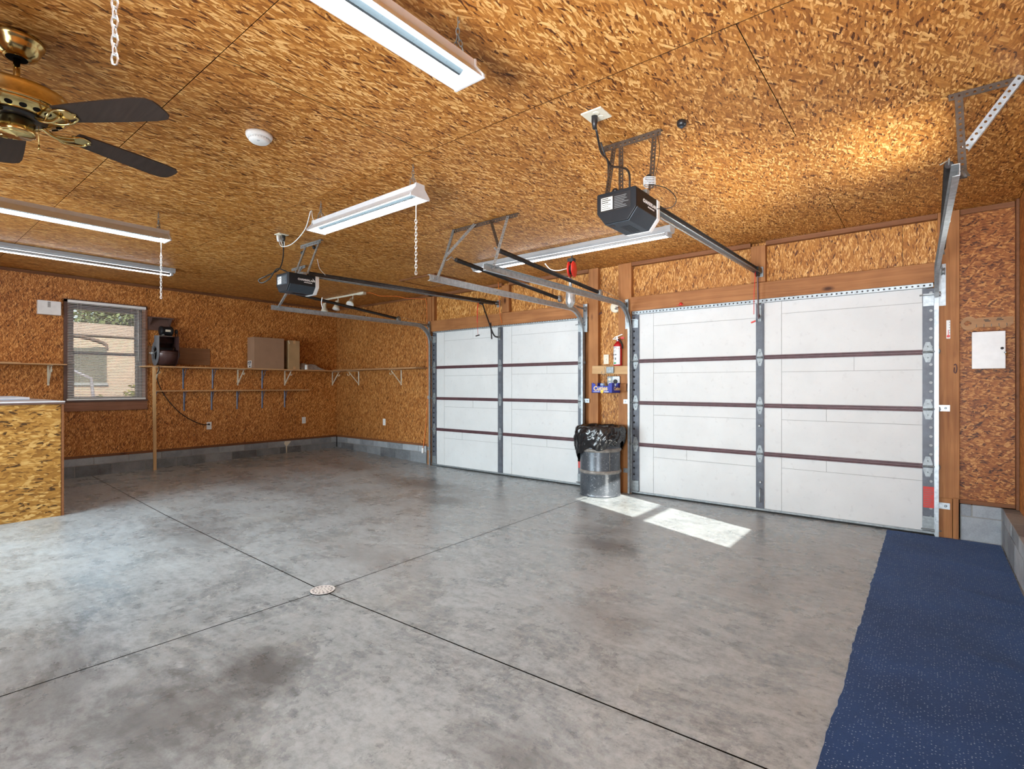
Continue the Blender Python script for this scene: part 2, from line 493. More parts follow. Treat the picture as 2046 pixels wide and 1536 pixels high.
M['lens'] = plain('white_lens', (0.74, 0.74, 0.74), 0.35, var=0.04)
M['glass'] = glass_mat('window_glass')


# ------------------------------------------------------------------ mesh helpers
class MB:
    """collects shapes and links them as ONE mesh object"""
    def __init__(s):
        s.v, s.f, s.sm = [], [], []

    def add(s, vs, fs, smooth=False):
        o = len(s.v)
        s.v += [tuple(v) for v in vs]
        s.f += [tuple(i + o for i in f) for f in fs]
        s.sm += [smooth] * len(fs)
        return s

    def box(s, x0, x1, y0, y1, z0, z1):
        return s.add([(x, y, z) for z in (z0, z1) for y in (y0, y1) for x in (x0, x1)],
                     [(0, 2, 3, 1), (4, 5, 7, 6), (0, 1, 5, 4), (2, 6, 7, 3), (0, 4, 6, 2), (1, 3, 7, 5)])

    def bar(s, p, q, w, h, side=(0, 0, 1)):
        """a box from p to q, h thick along `side`, w across"""
        p, q = V(p), V(q)
        d = (q - p).normalized()
        u = V(side) - d * d.dot(V(side))
        u = u.normalized() if u.length > 1e-6 else d.orthogonal().normalized()
        w_ = d.cross(u)
        a, b = u * h / 2, w_ * w / 2
        vs = [c + sa * a + sb * b for c in (p, q) for sa, sb in ((-1, -1), (1, -1), (1, 1), (-1, 1))]
        return s.add(vs, [(0, 1, 2, 3), (7, 6, 5, 4), (0, 4, 5, 1), (1, 5, 6, 2), (2, 6, 7, 3), (3, 7, 4, 0)])

    def tube(s, pts, r, n=8, closed=False):
        pts = [V(p) for p in pts]
        N = len(pts)
        rs = r if isinstance(r, (list, tuple)) else [r] * N
        vs = []
        up = None
        for i, p in enumerate(pts):
            a = pts[(i - 1) % N] if (closed or i > 0) else p
            b = pts[(i + 1) % N] if (closed or i < N - 1) else p
            d = (b - a).normalized()
            if up is None:
                up = d.orthogonal().normalized()
            up = (up - d * d.dot(up))
            up = up.normalized() if up.length > 1e-6 else d.orthogonal().normalized()
            w = d.cross(up)
            vs += [p + (up * math.cos(t) + w * math.sin(t)) * rs[i] for t in (2 * math.pi * j / n for j in range(n))]
        fs = []
        for i in range(N if closed else N - 1):
            j = (i + 1) % N
            fs += [(i * n + k, i * n + (k + 1) % n, j * n + (k + 1) % n, j * n + k) for k in range(n)]
        if not closed:
            fs += [tuple(range(n))[::-1], tuple((N - 1) * n + k for k in range(n))]
        return s.add(vs, fs, True)

    def lathe(s, prof, o, axis=(0, 0, 1), n=24, smooth=True, caps=True):
        """profile of (radius, height) turned about axis through o"""
        o, ax = V(o), V(axis).normalized()
        u = ax.orthogonal().normalized()
        w = ax.cross(u)
        vs = [o + ax * h + (u * math.cos(t) + w * math.sin(t)) * r for r, h in prof for t in (2 * math.pi * j / n for j in range(n))]
        fs = []
        for i in range(len(prof) - 1):
            fs += [(i * n + k, i * n + (k + 1) % n, (i + 1) * n + (k + 1) % n, (i + 1) * n + k) for k in range(n)]
        s.add(vs, fs, smooth)
        if caps:
            L = len(prof) - 1
            o2 = len(s.v) - len(vs)
            s.f += [tuple(o2 + k for k in range(n))[::-1], tuple(o2 + L * n + k for k in range(n))]
            s.sm += [False, False]
        return s

    def prism(s, poly, o, ux, uy, d):
        o, ux, uy, d = V(o), V(ux), V(uy), V(d)
        n = len(poly)
        a = [o + ux * x + uy * y for x, y in poly]
        return s.add(a + [p + d for p in a], [tuple(range(n))[::-1], tuple(range(n, 2 * n))] + [(i, (i + 1) % n, n + (i + 1) % n, n + i) for i in range(n)])

    def perf(s, p, q, wv, pitch=0.032, hole=0.0085, th=0.0022, sides=8):
        """a strip of sheet steel from p to q, wide along wv, with a row of punched holes"""
        p, q, wv = V(p), V(q), V(wv)
        L = (q - p).length
        d = (q - p) / L
        w = wv.length
        wn_ = wv / w
        nrm = d.cross(wn_) * th
        n = max(1, int(round(L / pitch)))
        st = L / n
        sq = [(-.5, -.5), (0, -.5), (.5, -.5), (.5, 0), (.5, .5), (0, .5), (-.5, .5), (-.5, 0)]
        for i in range(n):
            c = p + d * st * (i + .5) + wv * 0.5
            vs = []
            for lay in (0, 1):
                vs += [c + d * x * st + wn_ * y * w + nrm * lay for x, y in sq]
                vs += [c + (d * math.cos(t) + wn_ * math.sin(t)) * hole + nrm * lay for t in (math.atan2(y, x) for x, y in sq)]
            fs = []
            for k in range(8):
                j = (k + 1) % 8
                fs += [(k, j, 8 + j, 8 + k), (16 + j, 16 + k, 24 + k, 24 + j), (8 + k, 8 + j, 24 + j, 24 + k)]
                if k in (0, 1, 4, 5):
                    fs.append((j, k, 16 + k, 16 + j))
            s.add(vs, fs)
        return s

    def angle(s, p, q, w1, w2, **kw):
        """perforated angle iron: two strips sharing the edge p-q"""
        s.perf(p, q, w1, **kw)
        return s.perf(p, q, w2, **kw)

    def chain(s, p, q, pitch=0.022, r=0.0022, wid=0.007, n=6):
        p, q = V(p), V(q)
        L = (q - p).length
        d = (q - p) / L
        u = d.orthogonal().normalized()
        w = d.cross(u)
        m = max(1, int(L / pitch))
        for i in range(m):
            c = p + d * (L / m) * (i + .5)
            a = u if i % 2 else w
            hl = L / m * 0.5 + r
            pts = []
            for t in range(8):
                th = 2 * math.pi * t / 8
                x, y = math.cos(th), math.sin(th)
                pts.append(c + d * (x * 0.35 + (0.65 if x > 0.1 else -0.65 if x < -0.1 else 0)) * hl + a * y * wid)
            s.tube(pts, r, 4, True)
        return s

    def mesh(s, name, m, origin=(0, 0, 0)):
        me = bpy.data.meshes.new(name)
        o = V(origin)
        me.from_pydata([tuple(V(v) - o) for v in s.v], [], s.f)
        me.polygons.foreach_set('use_smooth', s.sm)
        me.materials.append(M[m] if isinstance(m, str) else m)
        me.update()
        return me

    def ob(s, name, m, parent=None, bevel=0.0, fix=True):
        if parent is None:
            xs, ys, zs = zip(*s.v)
            o = V(((min(xs) + max(xs)) / 2, (min(ys) + max(ys)) / 2, min(zs)))
        else:
            o = V((0, 0, 0))
        me = s.mesh(name, m, o)
        if fix:
            bm = bmesh.new()
            bm.from_mesh(me)
            bmesh.ops.recalc_face_normals(bm, faces=bm.faces)
            bm.to_mesh(me)
            bm.free()
        ob = bpy.data.objects.new(name, me)
        COL.objects.link(ob)
        ob.location = o
        WORLD[ob.name] = o
        if parent is not None:
            adopt(ob, parent)
        if bevel:
            b = ob.modifiers.new('bevel', 'BEVEL')
            b.width = bevel
            b.segments = 2
            b.limit_method = 'ANGLE'
            b.harden_normals = False
        return ob


WORLD = {}


def adopt(ob, parent):
    ob.parent = parent
    ob.matrix_parent_inverse = Matrix.Translation(-WORLD[parent.name])


def piece(name, me, loc, parent):
    """a part that shares its mesh with its like"""
    ob = bpy.data.objects.new(name, me)
    COL.objects.link(ob)
    ob.location = loc
    WORLD[ob.name] = V(loc)
    adopt(ob, parent)
    return ob


def tag(o, label, cat, group=None, kind=None):
    o['label'] = label
    if cat:
        o['category'] = cat
    if group:
        o['group'] = group
    if kind:
        o['kind'] = kind
    return o


def thing(name, label, cat, loc, group=None, kind=None):
    o = bpy.data.objects.new(name, None)
    COL.objects.link(o)
    o.location = loc
    o.empty_display_size = 0.05
    WORLD[o.name] = V(loc)
    return tag(o, label, cat, group, kind)


def text(name, body, size, loc, ux, uy, m, parent, extrude=0.0006, bold=0.0, align='CENTER', spacing=1.0):
    """flat lettering on a surface: ux is the reading direction, uy is up"""
    cu = bpy.data.curves.new(name, 'FONT')
    cu.body = body
    cu.size = size
    cu.align_x = align
    cu.align_y = 'CENTER'
    cu.extrude = extrude
    cu.offset = bold
    cu.space_character = spacing
    cu.resolution_u = 3
    tmp = bpy.data.objects.new(name, cu)
    COL.objects.link(tmp)
    bpy.context.view_layer.update()
    me = bpy.data.meshes.new_from_object(tmp.evaluated_get(bpy.context.evaluated_depsgraph_get()))
    bpy.data.objects.remove(tmp)
    bpy.data.curves.remove(cu)
    ux, uy = V(ux).normalized(), V(uy).normalized()
    mt = Matrix((ux, uy, ux.cross(uy))).transposed().to_4x4()
    mt.translation = V(loc)
    me.transform(mt)
    me.materials.clear()
    me.materials.append(M[m])
    me.name = name
    ob = bpy.data.objects.new(name, me)
    COL.objects.link(ob)
    WORLD[ob.name] = V((0, 0, 0))
    if parent is not None:
        adopt(ob, parent)
    return ob


def curve_pts(pts, n=8):
    """smooth path through points (Catmull-Rom)"""
    P = [V(p) for p in pts]
    P = [P[0] * 2 - P[1]] + P + [P[-1] * 2 - P[-2]]
    out = []
    for i in range(1, len(P) - 2):
        a, b, c, d = P[i - 1], P[i], P[i + 1], P[i + 2]
        for j in range(n):
            t = j / n
            out.append(0.5 * ((2 * b) + (c - a) * t + (2 * a - 5 * b + 4 * c - d) * t * t + (3 * b - a - 3 * c + d) * t ** 3))
    out.append(P[-2])
    return out


# ------------------------------------------------------------------ the room
XL, XR, YF, YB, ZC = -8.89, 0.55, 5.72, -1.7, 2.74


def zf(x, y):
    """the slab rises a little towards the far left corner"""
    s = min(1, max(0, (-5.8 - x) / 3.1))
    return s * (0.05 + 0.055 * min(1, max(0, (y - 1.66) / 4.06)))


fl = MB()
nx, ny = 24, 16
vs = []
for j in range(ny + 1):
    for i in range(nx + 1):
        x = XL - 0.1 + (XR + 0.1 - XL + 0.1) * i / nx
        y = YB - 0.1 + (YF + 0.18 - YB + 0.1) * j / ny
        vs.append((x, y, zf(x, y) - 0.0045))
fl.add(vs, [(j * (nx + 1) + i, j * (nx + 1) + i + 1, (j + 1) * (nx + 1) + i + 1, (j + 1) * (nx + 1) + i) for j in range(ny) for i in range(nx)])
floor = fl.ob('floor', 'dark')
tag(floor, 'grey polished concrete garage floor in four slabs sloping to a round drain', None, None, 'structure')
WL, DR, WR = (XL, 1.96), (-2.954, 1.80), (XR, 1.925)
NT_, ST_ = (-3.07, YF + 0.06), (-3.03, YB)
SL = {'nw': [(XL, 1.96), DR, NT_, (XL, YF + 0.06)], 'ne': [DR, WR, (XR, YF + 0.06), NT_],
      'sw': [(XL, YB), ST_, DR, WL], 'se': [ST_, (XR, YB), WR, DR]}
for key, q in SL.items():
    g = 0.0042
    c = V((sum(p[0] for p in q) / 4, sum(p[1] for p in q) / 4))
    q = [V(p) for p in q]
    q = [V((p.x + (g if p.x < c.x else -g), p.y + (g if p.y < c.y else -g))) for p in q]
    b = MB()
    n = 14
    top = []
    for j in range(n + 1):
        for i in range(n + 1):
            s_, t_ = i / n, j / n
            p = (q[0] * (1 - s_) + q[1] * s_) * (1 - t_) + (q[3] * (1 - s_) + q[2] * s_) * t_
            top.append((p.x, p.y, zf(p.x, p.y)))
    b.add(top, [(j * (n + 1) + i, j * (n + 1) + i + 1, (j + 1) * (n + 1) + i + 1, (j + 1) * (n + 1) + i) for j in range(n) for i in range(n)], True)
    ring = [i for i in range(n)] + [n + j * (n + 1) for j in range(n)] + [n * (n + 1) + n - i for i in range(n)] + [(n - j) * (n + 1) for j in range(n)]
    edge = [top[i] for i in ring]
    b.add(edge + [(x + (c.x - x) * 0.006, y + (c.y - y) * 0.006, z - 0.0035) for x, y, z in edge], [(i, len(ring) + i, len(ring) + (i + 1) % len(ring), (i + 1) % len(ring)) for i in range(len(ring))])
    b.ob('slab', 'floor', floor, fix=False)

# drain grate
bm = bmesh.new()
disc = [bm.verts.new((DR[0] + 0.0735 * math.cos(R(a * 7.5)), DR[1] + 0.0735 * math.sin(R(a * 7.5)), 0.005)) for a in range(48)]
es = [bm.edges.new((disc[i], disc[(i + 1) % 48])) for i in range(48)]
holes_ = []
for cnt, rr, hr in ((14, 0.056, 0.0082), (10, 0.036, 0.0062), (5, 0.0165, 0.0052)):
    for i in range(cnt):
        a = 2 * math.pi * i / cnt + rr * 40
        hv = [bm.verts.new((DR[0] + rr * math.cos(a) + hr * math.cos(R(45 * q)), DR[1] + rr * math.sin(a) + hr * math.sin(R(45 * q)), 0.005)) for q in range(8)]
        es += [bm.edges.new((hv[q], hv[(q + 1) % 8])) for q in range(8)]
        holes_.append(set(hv))
bmesh.ops.triangle_fill(bm, edges=es, use_beauty=True)
bmesh.ops.delete(bm, geom=[f_ for f_ in bm.faces if any(all(v in h_ for v in f_.verts) for h_ in holes_)], context='FACES_ONLY')
me = bpy.data.meshes.new('drain_grate')
bm.to_mesh(me)
bm.free()
me.materials.append(M['slat'])
g = bpy.data.objects.new('drain_grate', me)
COL.objects.link(g)
WORLD[g.name] = V((0, 0, 0))
so = g.modifiers.new('thickness', 'SOLIDIFY')
so.thickness = 0.003
tag(g, 'round cream perforated drain grate where the floor joints cross', 'drain')
b = MB()
b.lathe([(0.0746, 0.0), (0.0735, 0.0016)], (DR[0], DR[1], -0.0005), n=40)
b.ob('sump', 'dark', g)

# ceiling: sheets of strand board
ce = MB()
ce.box(XL - 0.1, XR + 0.1, YB - 0.1, YF + 0.2, ZC + 0.012, ZC + 0.1)
ceiling = ce.ob('ceiling', 'dark')
tag(ceiling, 'ceiling sheeted in orange brown strand board', None, None, 'structure')
rows = [(YB, -1.45), (-1.45, -0.23), (-0.23, 0.99), (0.99, 2.21), (2.21, 3.43), (3.43, 4.65), (4.65, YF + 0.06)]
offs = [-0.6, -1.85, -1.85, -2.46, -0.61, -1.83, -0.61]
for (y0, y1), o in zip(rows, offs):
    xs = sorted({XL, XR, *[o + 2.44 * k for k in range(-5, 3) if XL + 0.2 < o + 2.44 * k < XR - 0.2]})
    for x0, x1 in zip(xs, xs[1:]):
        b = MB()
        z0, e = ZC + random.uniform(0, 0.0012), 0.0018
        lo = [(x0 + e, y0 + e), (x1 - e, y0 + e), (x1 - e, y1 - e), (x0 + e, y1 - e)]
        hi = [(x0 + .014, y0 + .014), (x1 - .014, y0 + .014), (x1 - .014, y1 - .014), (x0 + .014, y1 - .014)]
        b.add([(x, y, z0) for x, y in lo] + [(x, y, z0 + 0.01) for x, y in hi],
              [(3, 2, 1, 0), (4, 5, 6, 7)] + [(i, (i + 1) % 4, 4 + (i + 1) % 4, 4 + i) for i in range(4)])
        b.ob('board_sheet', 'osb_ceiling', ceiling)


def shell(name, label, boxes, m='dark'):
    b = MB()
    for q in boxes:
        b.box(*q)
    o = b.ob(name, m)
    return tag(o, label, None, None, 'structure')


wy0, wy1, wz0, wz1 = 1.72, 2.545, 1.075, 2.36      # window opening, left wall
vy0, vy1, vz0, vz1 = 3.48, 4.29, 1.075, 2.36       # window opening, right wall
wall_left = shell('wall_left', 'left wall of strand board over a low grey block course', [
    (-9.06, -8.905, YB - 0.1, wy0, -0.1, 2.8), (-9.06, -8.905, wy1, YF + 0.2, -0.1, 2.8),
    (-9.06, -8.905, wy0, wy1, -0.1, wz0), (-9.06, -8.905, wy0, wy1, wz1, 2.8)])
wall_right = shell('wall_right', 'right wall of strand board over a projecting grey block ledge', [
    (0.565, 0.72, YB - 0.1, vy0, -0.1, 2.8), (0.565, 0.72, vy1, YF + 0.2, -0.1, 2.8),
    (0.565, 0.72, vy0, vy1, -0.1, vz0), (0.565, 0.72, vy0, vy1, vz1, 2.8)])
wall_front = shell('wall_front', 'front wall of posts, header boards and strand board around two garage doors', [
    (-9.06, -6.30, 5.735, 5.9, -0.1, 2.8), (-6.30, -6.16, 5.78, 5.9, -0.1, 2.8), (-3.44, -2.72, 5.78, 5.9, -0.1, 2.8),
    (0.03, 0.72, 5.78, 5.9, -0.1, 2.8), (-6.16, -3.44, 5.78, 5.9, 2.12, 2.8), (-2.72, 0.03, 5.78, 5.9, 2.12, 2.8)])
wall_back = shell('wall_back', 'unseen back wall with two wide openings added for the fill lamps', [  # openings made up so the lamps behind can shine in
    (-9.06, -6.9, -1.85, YB, -0.1, 2.8), (-4.3, -1.55, -1.85, YB, -0.1, 2.8), (0.35, 0.72, -1.85, YB, -0.1, 2.8),
    (-6.9, -4.3, -1.85, YB, 2.45, 2.8), (-1.55, 0.35, -1.85, YB, 2.45, 2.8), (-6.9, -4.3, -1.85, YB, -0.1, 0.25), (-1.55, 0.35, -1.85, YB, -0.1, 0.25)], 'osb_front')


def sheet(x0, x1, y0, y1, z0, z1, m, parent):
    b = MB()
    b.box(x0, x1, y0, y1, z0, z1)
    return b.ob('board_sheet', m, parent)


g = 0.0012
ys = [YB, -0.44, 0.78, wy0 - 0.06, wy1 + 0.05, 3.66, 4.88, YF]
for y0, y1 in zip(ys, ys[1:]):
    if abs(y0 - (wy0 - 0.06)) < 1e-6:
        sheet(-8.903, XL, y0 + g, y1 - g, 0.335, wz0 - 0.02, 'osb_left', wall_left)
        sheet(-8.903, XL, y0 + g, y1 - g, wz1 + 0.02, ZC - 0.002, 'osb_left', wall_left)
        for a_, b_ in ((y0, wy0 - 0.002), (wy1 + 0.002, y1)):
            sheet(-8.903, XL, a_ + g, b_ - g, wz0 - 0.019, wz1 + 0.019, 'osb_left', wall_left)
    else:
        sheet(-8.903, XL, y0 + g, y1 - g, 0.335, ZC - 0.002, 'osb_left', wall_left)
xs = [XL, -7.67, -6.45, -6.296]
for x0, x1 in zip(xs, xs[1:]):
    sheet(x0 + g, x1 - g, YF, 5.733, 0.335, ZC - 0.002, 'osb_front', wall_front)
for x0, x1 in ((-6.155, -4.93), (-4.93, -3.71), (-3.71, -3.33)):
    sheet(x0 + g, x1 - g, 5.762, 5.777, 2.11, ZC - 0.002, 'osb_header', wall_front)
for x0, x1 in ((-2.76, -1.40), (-1.40, -0.185), (-0.185, 0.06)):
    sheet(x0 + g, x1 - g, 5.762, 5.777, 2.11, ZC - 0.002, 'osb_header', wall_front)
sheet(-3.2, -2.93, 5.762, 5.777, 0.02, ZC - 0.002, 'osb_header', wall_front)
sheet(0.197, XR, YF, 5.733, 0.335, ZC - 0.002, 'osb_right', wall_front)
ys = [YB, -0.44, 0.78, 2.0, 3.2, vy0, vy1, 4.9, YF]
for y0, y1 in zip(ys, ys[1:]):
    if y0 == vy0:
        sheet(XR, 0.563, y0 + g, y1 - g, 0.302, vz0, 'osb_left', wall_right)
        sheet(XR, 0.563, y0 + g, y1 - g, vz1, ZC - 0.002, 'osb_left', wall_right)
    else:
        sheet(XR, 0.563, y0 + g, y1 - g, 0.302, ZC - 0.002, 'osb_left', wall_right)

# posts, jambs and headers (parts of the front wall)
for x0, x1, y0, z0, z1, nm in [(-6.292, -6.20, 5.685, 0.0, 2.70, 'post'), (-6.20, -6.153, 5.70, 2.31, 2.70, 'post'),
                               (-3.335, -3.20, 5.70, 0.0, ZC - 0.003, 'post'), (-2.925, -2.755, 5.70, 0.0, ZC - 0.003, 'post'),
                               (0.055, 0.196, 5.685, 0.335, ZC - 0.003, 'post'), (0.055, 0.15, 5.685, 0.0, 0.335, 'post'), (0.153, 0.190, 5.672, 0.0, 0.345, 'cleat'),
                               (-4.752, -4.62, 5.70, 2.315, 2.70, 'stud'), (-1.43, -1.29, 5.70, 2.33, 2.70, 'stud'),
                               (-2.885, -2.80, 5.662, 1.215, 1.30, 'cleat'), (-2.93, -2.865, 5.68, 0.0, 0.46, 'cleat')]:
    b = MB()
    b.box(x0, x1, y0, 5.79, z0, z1)
    b.ob(nm, 'stud', wall_front, bevel=0.003)
for x0, x1 in ((-6.2, -6.165), (-3.44, -3.336), (-2.754, -2.715)):
    b = MB()
    b.box(x0, x1, 5.762, 5.79, 0.0, 2.13)
    b.ob('jamb', 'stud', wall_front)
for x0, x1, z0, z1 in [(-6.198, -3.338, 2.137, 2.308), (-2.752, 0.052, 2.155, 2.322)]:
    b = MB()
    b.box(x0, x1, 5.682, 5.775, z0, z1)
    b.ob('header_board', 'beam', wall_front, bevel=0.003)
for x0, x1 in ((-6.15, -4.755), (-4.617, -3.34), (-2.75, -1.432), (-1.288, 0.053)):
    b = MB()
    b.box(x0, x1, 5.70, 5.76, 2.695, ZC - 0.002)
    b.ob('top_rail', 'trim', wall_front)

n_ = 0


def trim(name, label, q, m):
    b = MB()
    b.box(*q)
    return tag(b.ob(name, m, None, bevel=0.002), label, None, None, 'structure')


trim('trim_1', 'narrow wooden strip at the ceiling edge of the left wall', (XL + 0.001, XL + 0.02, YB, YF - 0.001, 2.70, ZC - 0.002), 'trim_y')
trim('trim_2', 'narrow wooden strip at the ceiling edge right of the right garage door', (0.198, XR - 0.022, 5.70, YF - 0.001, 2.695, ZC - 0.002), 'trim')
trim('trim_3', 'narrow wooden strip at the ceiling edge left of the left garage door', (XL + 0.02, -6.296, 5.70, YF - 0.001, 2.705, ZC - 0.002), 'trim')
trim('trim_4', 'upright wooden strip in the right front corner', (XR - 0.02, XR - 0.001, 5.64, YF - 0.001, 0.305, ZC - 0.002), 'trim_y')
trim('baseboard_left', 'thin wooden base strip under the strand board of the left wall', (XL - 0.012, XL + 0.006, YB, YF, 0.302, 0.334), 'trim_y')
trim('baseboard_front_left', 'thin wooden base strip left of the left garage door', (XL + 0.006, -6.296, YF - 0.006, YF + 0.012, 0.302, 0.334), 'trim')
trim('baseboard_front_right', 'thin wooden base strip right of the right garage door', (0.197, XR, YF - 0.006, YF + 0.012, 0.302, 0.334), 'trim')

# block courses
def blocks(parent, a0, a1, place, dark_low=True, start=0.0):
    """place(a0, a1, z0, z1) -> box extents; a 10 cm cap course over a 20 cm course"""
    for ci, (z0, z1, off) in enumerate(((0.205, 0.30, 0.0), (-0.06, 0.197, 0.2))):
        a = a0 - off + start
        while a < a1 - 0.02:
            p, q = max(a, a0) + 0.004, min(a + 0.4, a1) - 0.004
            if q - p > 0.03:
                d = random.uniform(0, 0.004)
                b = MB()
                b.box(*place(p, q, z0, z1, d))
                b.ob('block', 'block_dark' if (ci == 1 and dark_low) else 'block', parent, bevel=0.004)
            a += 0.4


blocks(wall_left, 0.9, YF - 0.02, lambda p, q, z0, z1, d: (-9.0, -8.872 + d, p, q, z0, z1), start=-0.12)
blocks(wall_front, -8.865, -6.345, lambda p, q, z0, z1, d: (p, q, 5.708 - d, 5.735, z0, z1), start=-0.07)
blocks(wall_front, 0.2, 0.455, lambda p, q, z0, z1, d: (p, q, 5.70 - d, 5.735, z0, z1), False, start=-0.327)
blocks(wall_right, 2.1, 5.70, lambda p, q, z0, z1, d: (0.455 - d, 0.562, p, q, z0, z1), False, start=-0.2)
b = MB()
b.box(-9.0, -8.876, 0.9, YF - 0.02, -0.08, 0.296)
b.ob('mortar_bed', 'mortar', wall_left)
b = MB()
b.box(-8.87, -6.345, 5.712, 5.735, -0.08, 0.296)
b.box(0.2, 0.46, 5.703, 5.735, -0.08, 0.296)
b.ob('mortar_bed', 'mortar', wall_front)
b = MB()
b.box(0.459, 0.563, YB, 5.70, -0.08, 0.297)
b.ob('mortar_bed', 'mortar', wall_right)
b = MB()
b.prism([(0, 0), (0.03, 0.03), (0.085, 0.095), (-0.03, 0.1), (-0.045, 0.06), (-0.02, 0.03)], (-8.871, 4.70, 0.197), (0, 1, 0), (0, 0, 1), (0.006, 0, 0))
b.prism([(-0.012, 0.2), (0.012, 0.2), (0.008, 0.1), (0.02, 0), (-0.02, 0), (-0.005, 0.1)], (-8.871, 4.70, 0.0), (0, 1, 0), (0, 0, 1), (0.005, 0, 0))
o = b.ob('foam_patch', 'cream', wall_left)
o['label'] = 'cream foam filler oozed from the block joint'


# ------------------------------------------------------------------ windows
def window(name, label, xin, xout, y0, y1, z0, z1, sgn, m_frame='vinyl'):
    """double hung window in a side wall; sgn = +1 if the room lies towards +x"""
    w = thing(name, label, None, ((xin + xout) / 2, (y0 + y1) / 2, z0), None, 'structure')
    b = MB()
    xa, xb = sorted((xin, xout))
    for q in ((xa, xb, y0, y0 + 0.022, z0, z1), (xa, xb, y1 - 0.022, y1, z0, z1), (xa, xb, y0, y1, z0, z0 + 0.02), (xa, xb, y0, y1, z1 - 0.022, z1)):
        b.box(*q)
    b.ob('window_frame', m_frame, w)
    zm = (z0 + z1) / 2 + 0.0
    for k, (s0, s1) in enumerate(((z0 + 0.02, zm + 0.02), (zm - 0.02, z1 - 0.022))):
        xm = (xin + xout) / 2 + sgn * (0.018 if k == 0 else -0.018)
        b = MB()
        f = 0.045
        for q in ((y0 + 0.022, y0 + 0.022 + f, s0, s1), (y1 - 0.022 - f, y1 - 0.022, s0, s1), (y0 + 0.022, y1 - 0.022, s0, s0 + f * 0.7), (y0 + 0.022, y1 - 0.022, s1 - f * 0.7, s1)):
            b.box(xm - 0.016, xm + 0.016, *q)
        sash = b.ob('sash', m_frame, w)
        b = MB()
        b.box(xm - 0.002, xm + 0.002, y0 + 0.03 + f - 0.01, y1 - 0.03 - f + 0.01, s0 + f * 0.6, s1 - f * 0.6)
        b.ob('pane', 'glass', sash)
    return w


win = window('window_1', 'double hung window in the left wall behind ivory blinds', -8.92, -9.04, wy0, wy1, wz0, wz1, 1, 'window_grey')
b = MB()
b.box(-8.888, -8.862, 1.665, 1.715, 1.075, 2.42)
b.ob('casing', 'brown_paint', win)
b = MB()
b.box(-8.888, -8.862, 2.55, 2.60, 1.075, 2.42)
b.ob('casing', 'sill', win)
b = MB()
b.box(-8.92, -8.845, 1.665, 2.605, 1.06, 1.078)
b.ob('window_sill', 'brown_paint', win, bevel=0.003)
b = MB()
b.box(-8.888, -8.862, 1.668, 2.60, 0.935, 1.058)
b.ob('apron', 'sill', win, bevel=0.003)
b = MB()
b.box(-8.906, -8.862, 1.665, 2.60, 2.385, 2.425)
b.ob('head_casing', 'brown_paint', win)
win2 = window('window_2', 'double hung window in the right wall that lets the sun in', 0.60, 0.70, vy0, vy1, vz0, vz1, -1)

# venetian blind
bl = thing('venetian_blind', 'ivory slatted blind lowered over the left wall window', 'blind', (-8.845, 2.135, 1.08))
b = MB()
b.box(-8.862, -8.828, 1.70, 2.575, 2.375, 2.41)
b.ob('head_rail', 'white', bl, bevel=0.003)
b = MB()
b.box(-8.858, -8.832, 1.69, 2.572, 1.082, 1.104)
b.ob('bottom_rail', 'white', bl, bevel=0.003)
b = MB()
cs = [(-0.0125, 0.0012), (-0.006, 0.0034), (0, 0.0042), (0.006, 0.0034), (0.0125, 0.0012)]
L_ = 0.436
for y_ in (-L_, L_):
    pass
cs = [(x * math.cos(R(25)) - z * math.sin(R(25)), -x * math.sin(R(25)) + z * math.cos(R(25))) for x, z in cs]
vs = [(x, y, z - 0.002) for y in (-L_, L_) for x, z in cs] + [(x, y, z - 0.0026) for y in (-L_, L_) for x, z in cs]
fs = [(i, i + 1, 6 + i, 5 + i) for i in range(4)] + [(11 + i, 10 + i, 15 + i, 16 + i) for i in range(4)] + [(0, 5, 15, 10), (9, 4, 14, 19)]
b.add(vs, fs, True)
me = b.mesh('slat', 'slat')
N = 59
for i in range(N):
    piece('slat', me, (-8.845, 2.134, 1.118 + (2.365 - 1.118) * i / (N - 1)), bl)
b = MB()
for y in (1.80, 1.835, 2.40, 2.46, 2.50):
    b.tube([(-8.831, y, 1.10), (-8.831, y, 2.38)], 0.0014, 5)
b.ob('ladder_cord', 'white', bl)
b = MB()
b.tube([(-8.822, 2.475, 2.36), (-8.82, 2.477, 1.62)], 0.0045, 6)
b.ob('tilt_wand', 'white', bl)


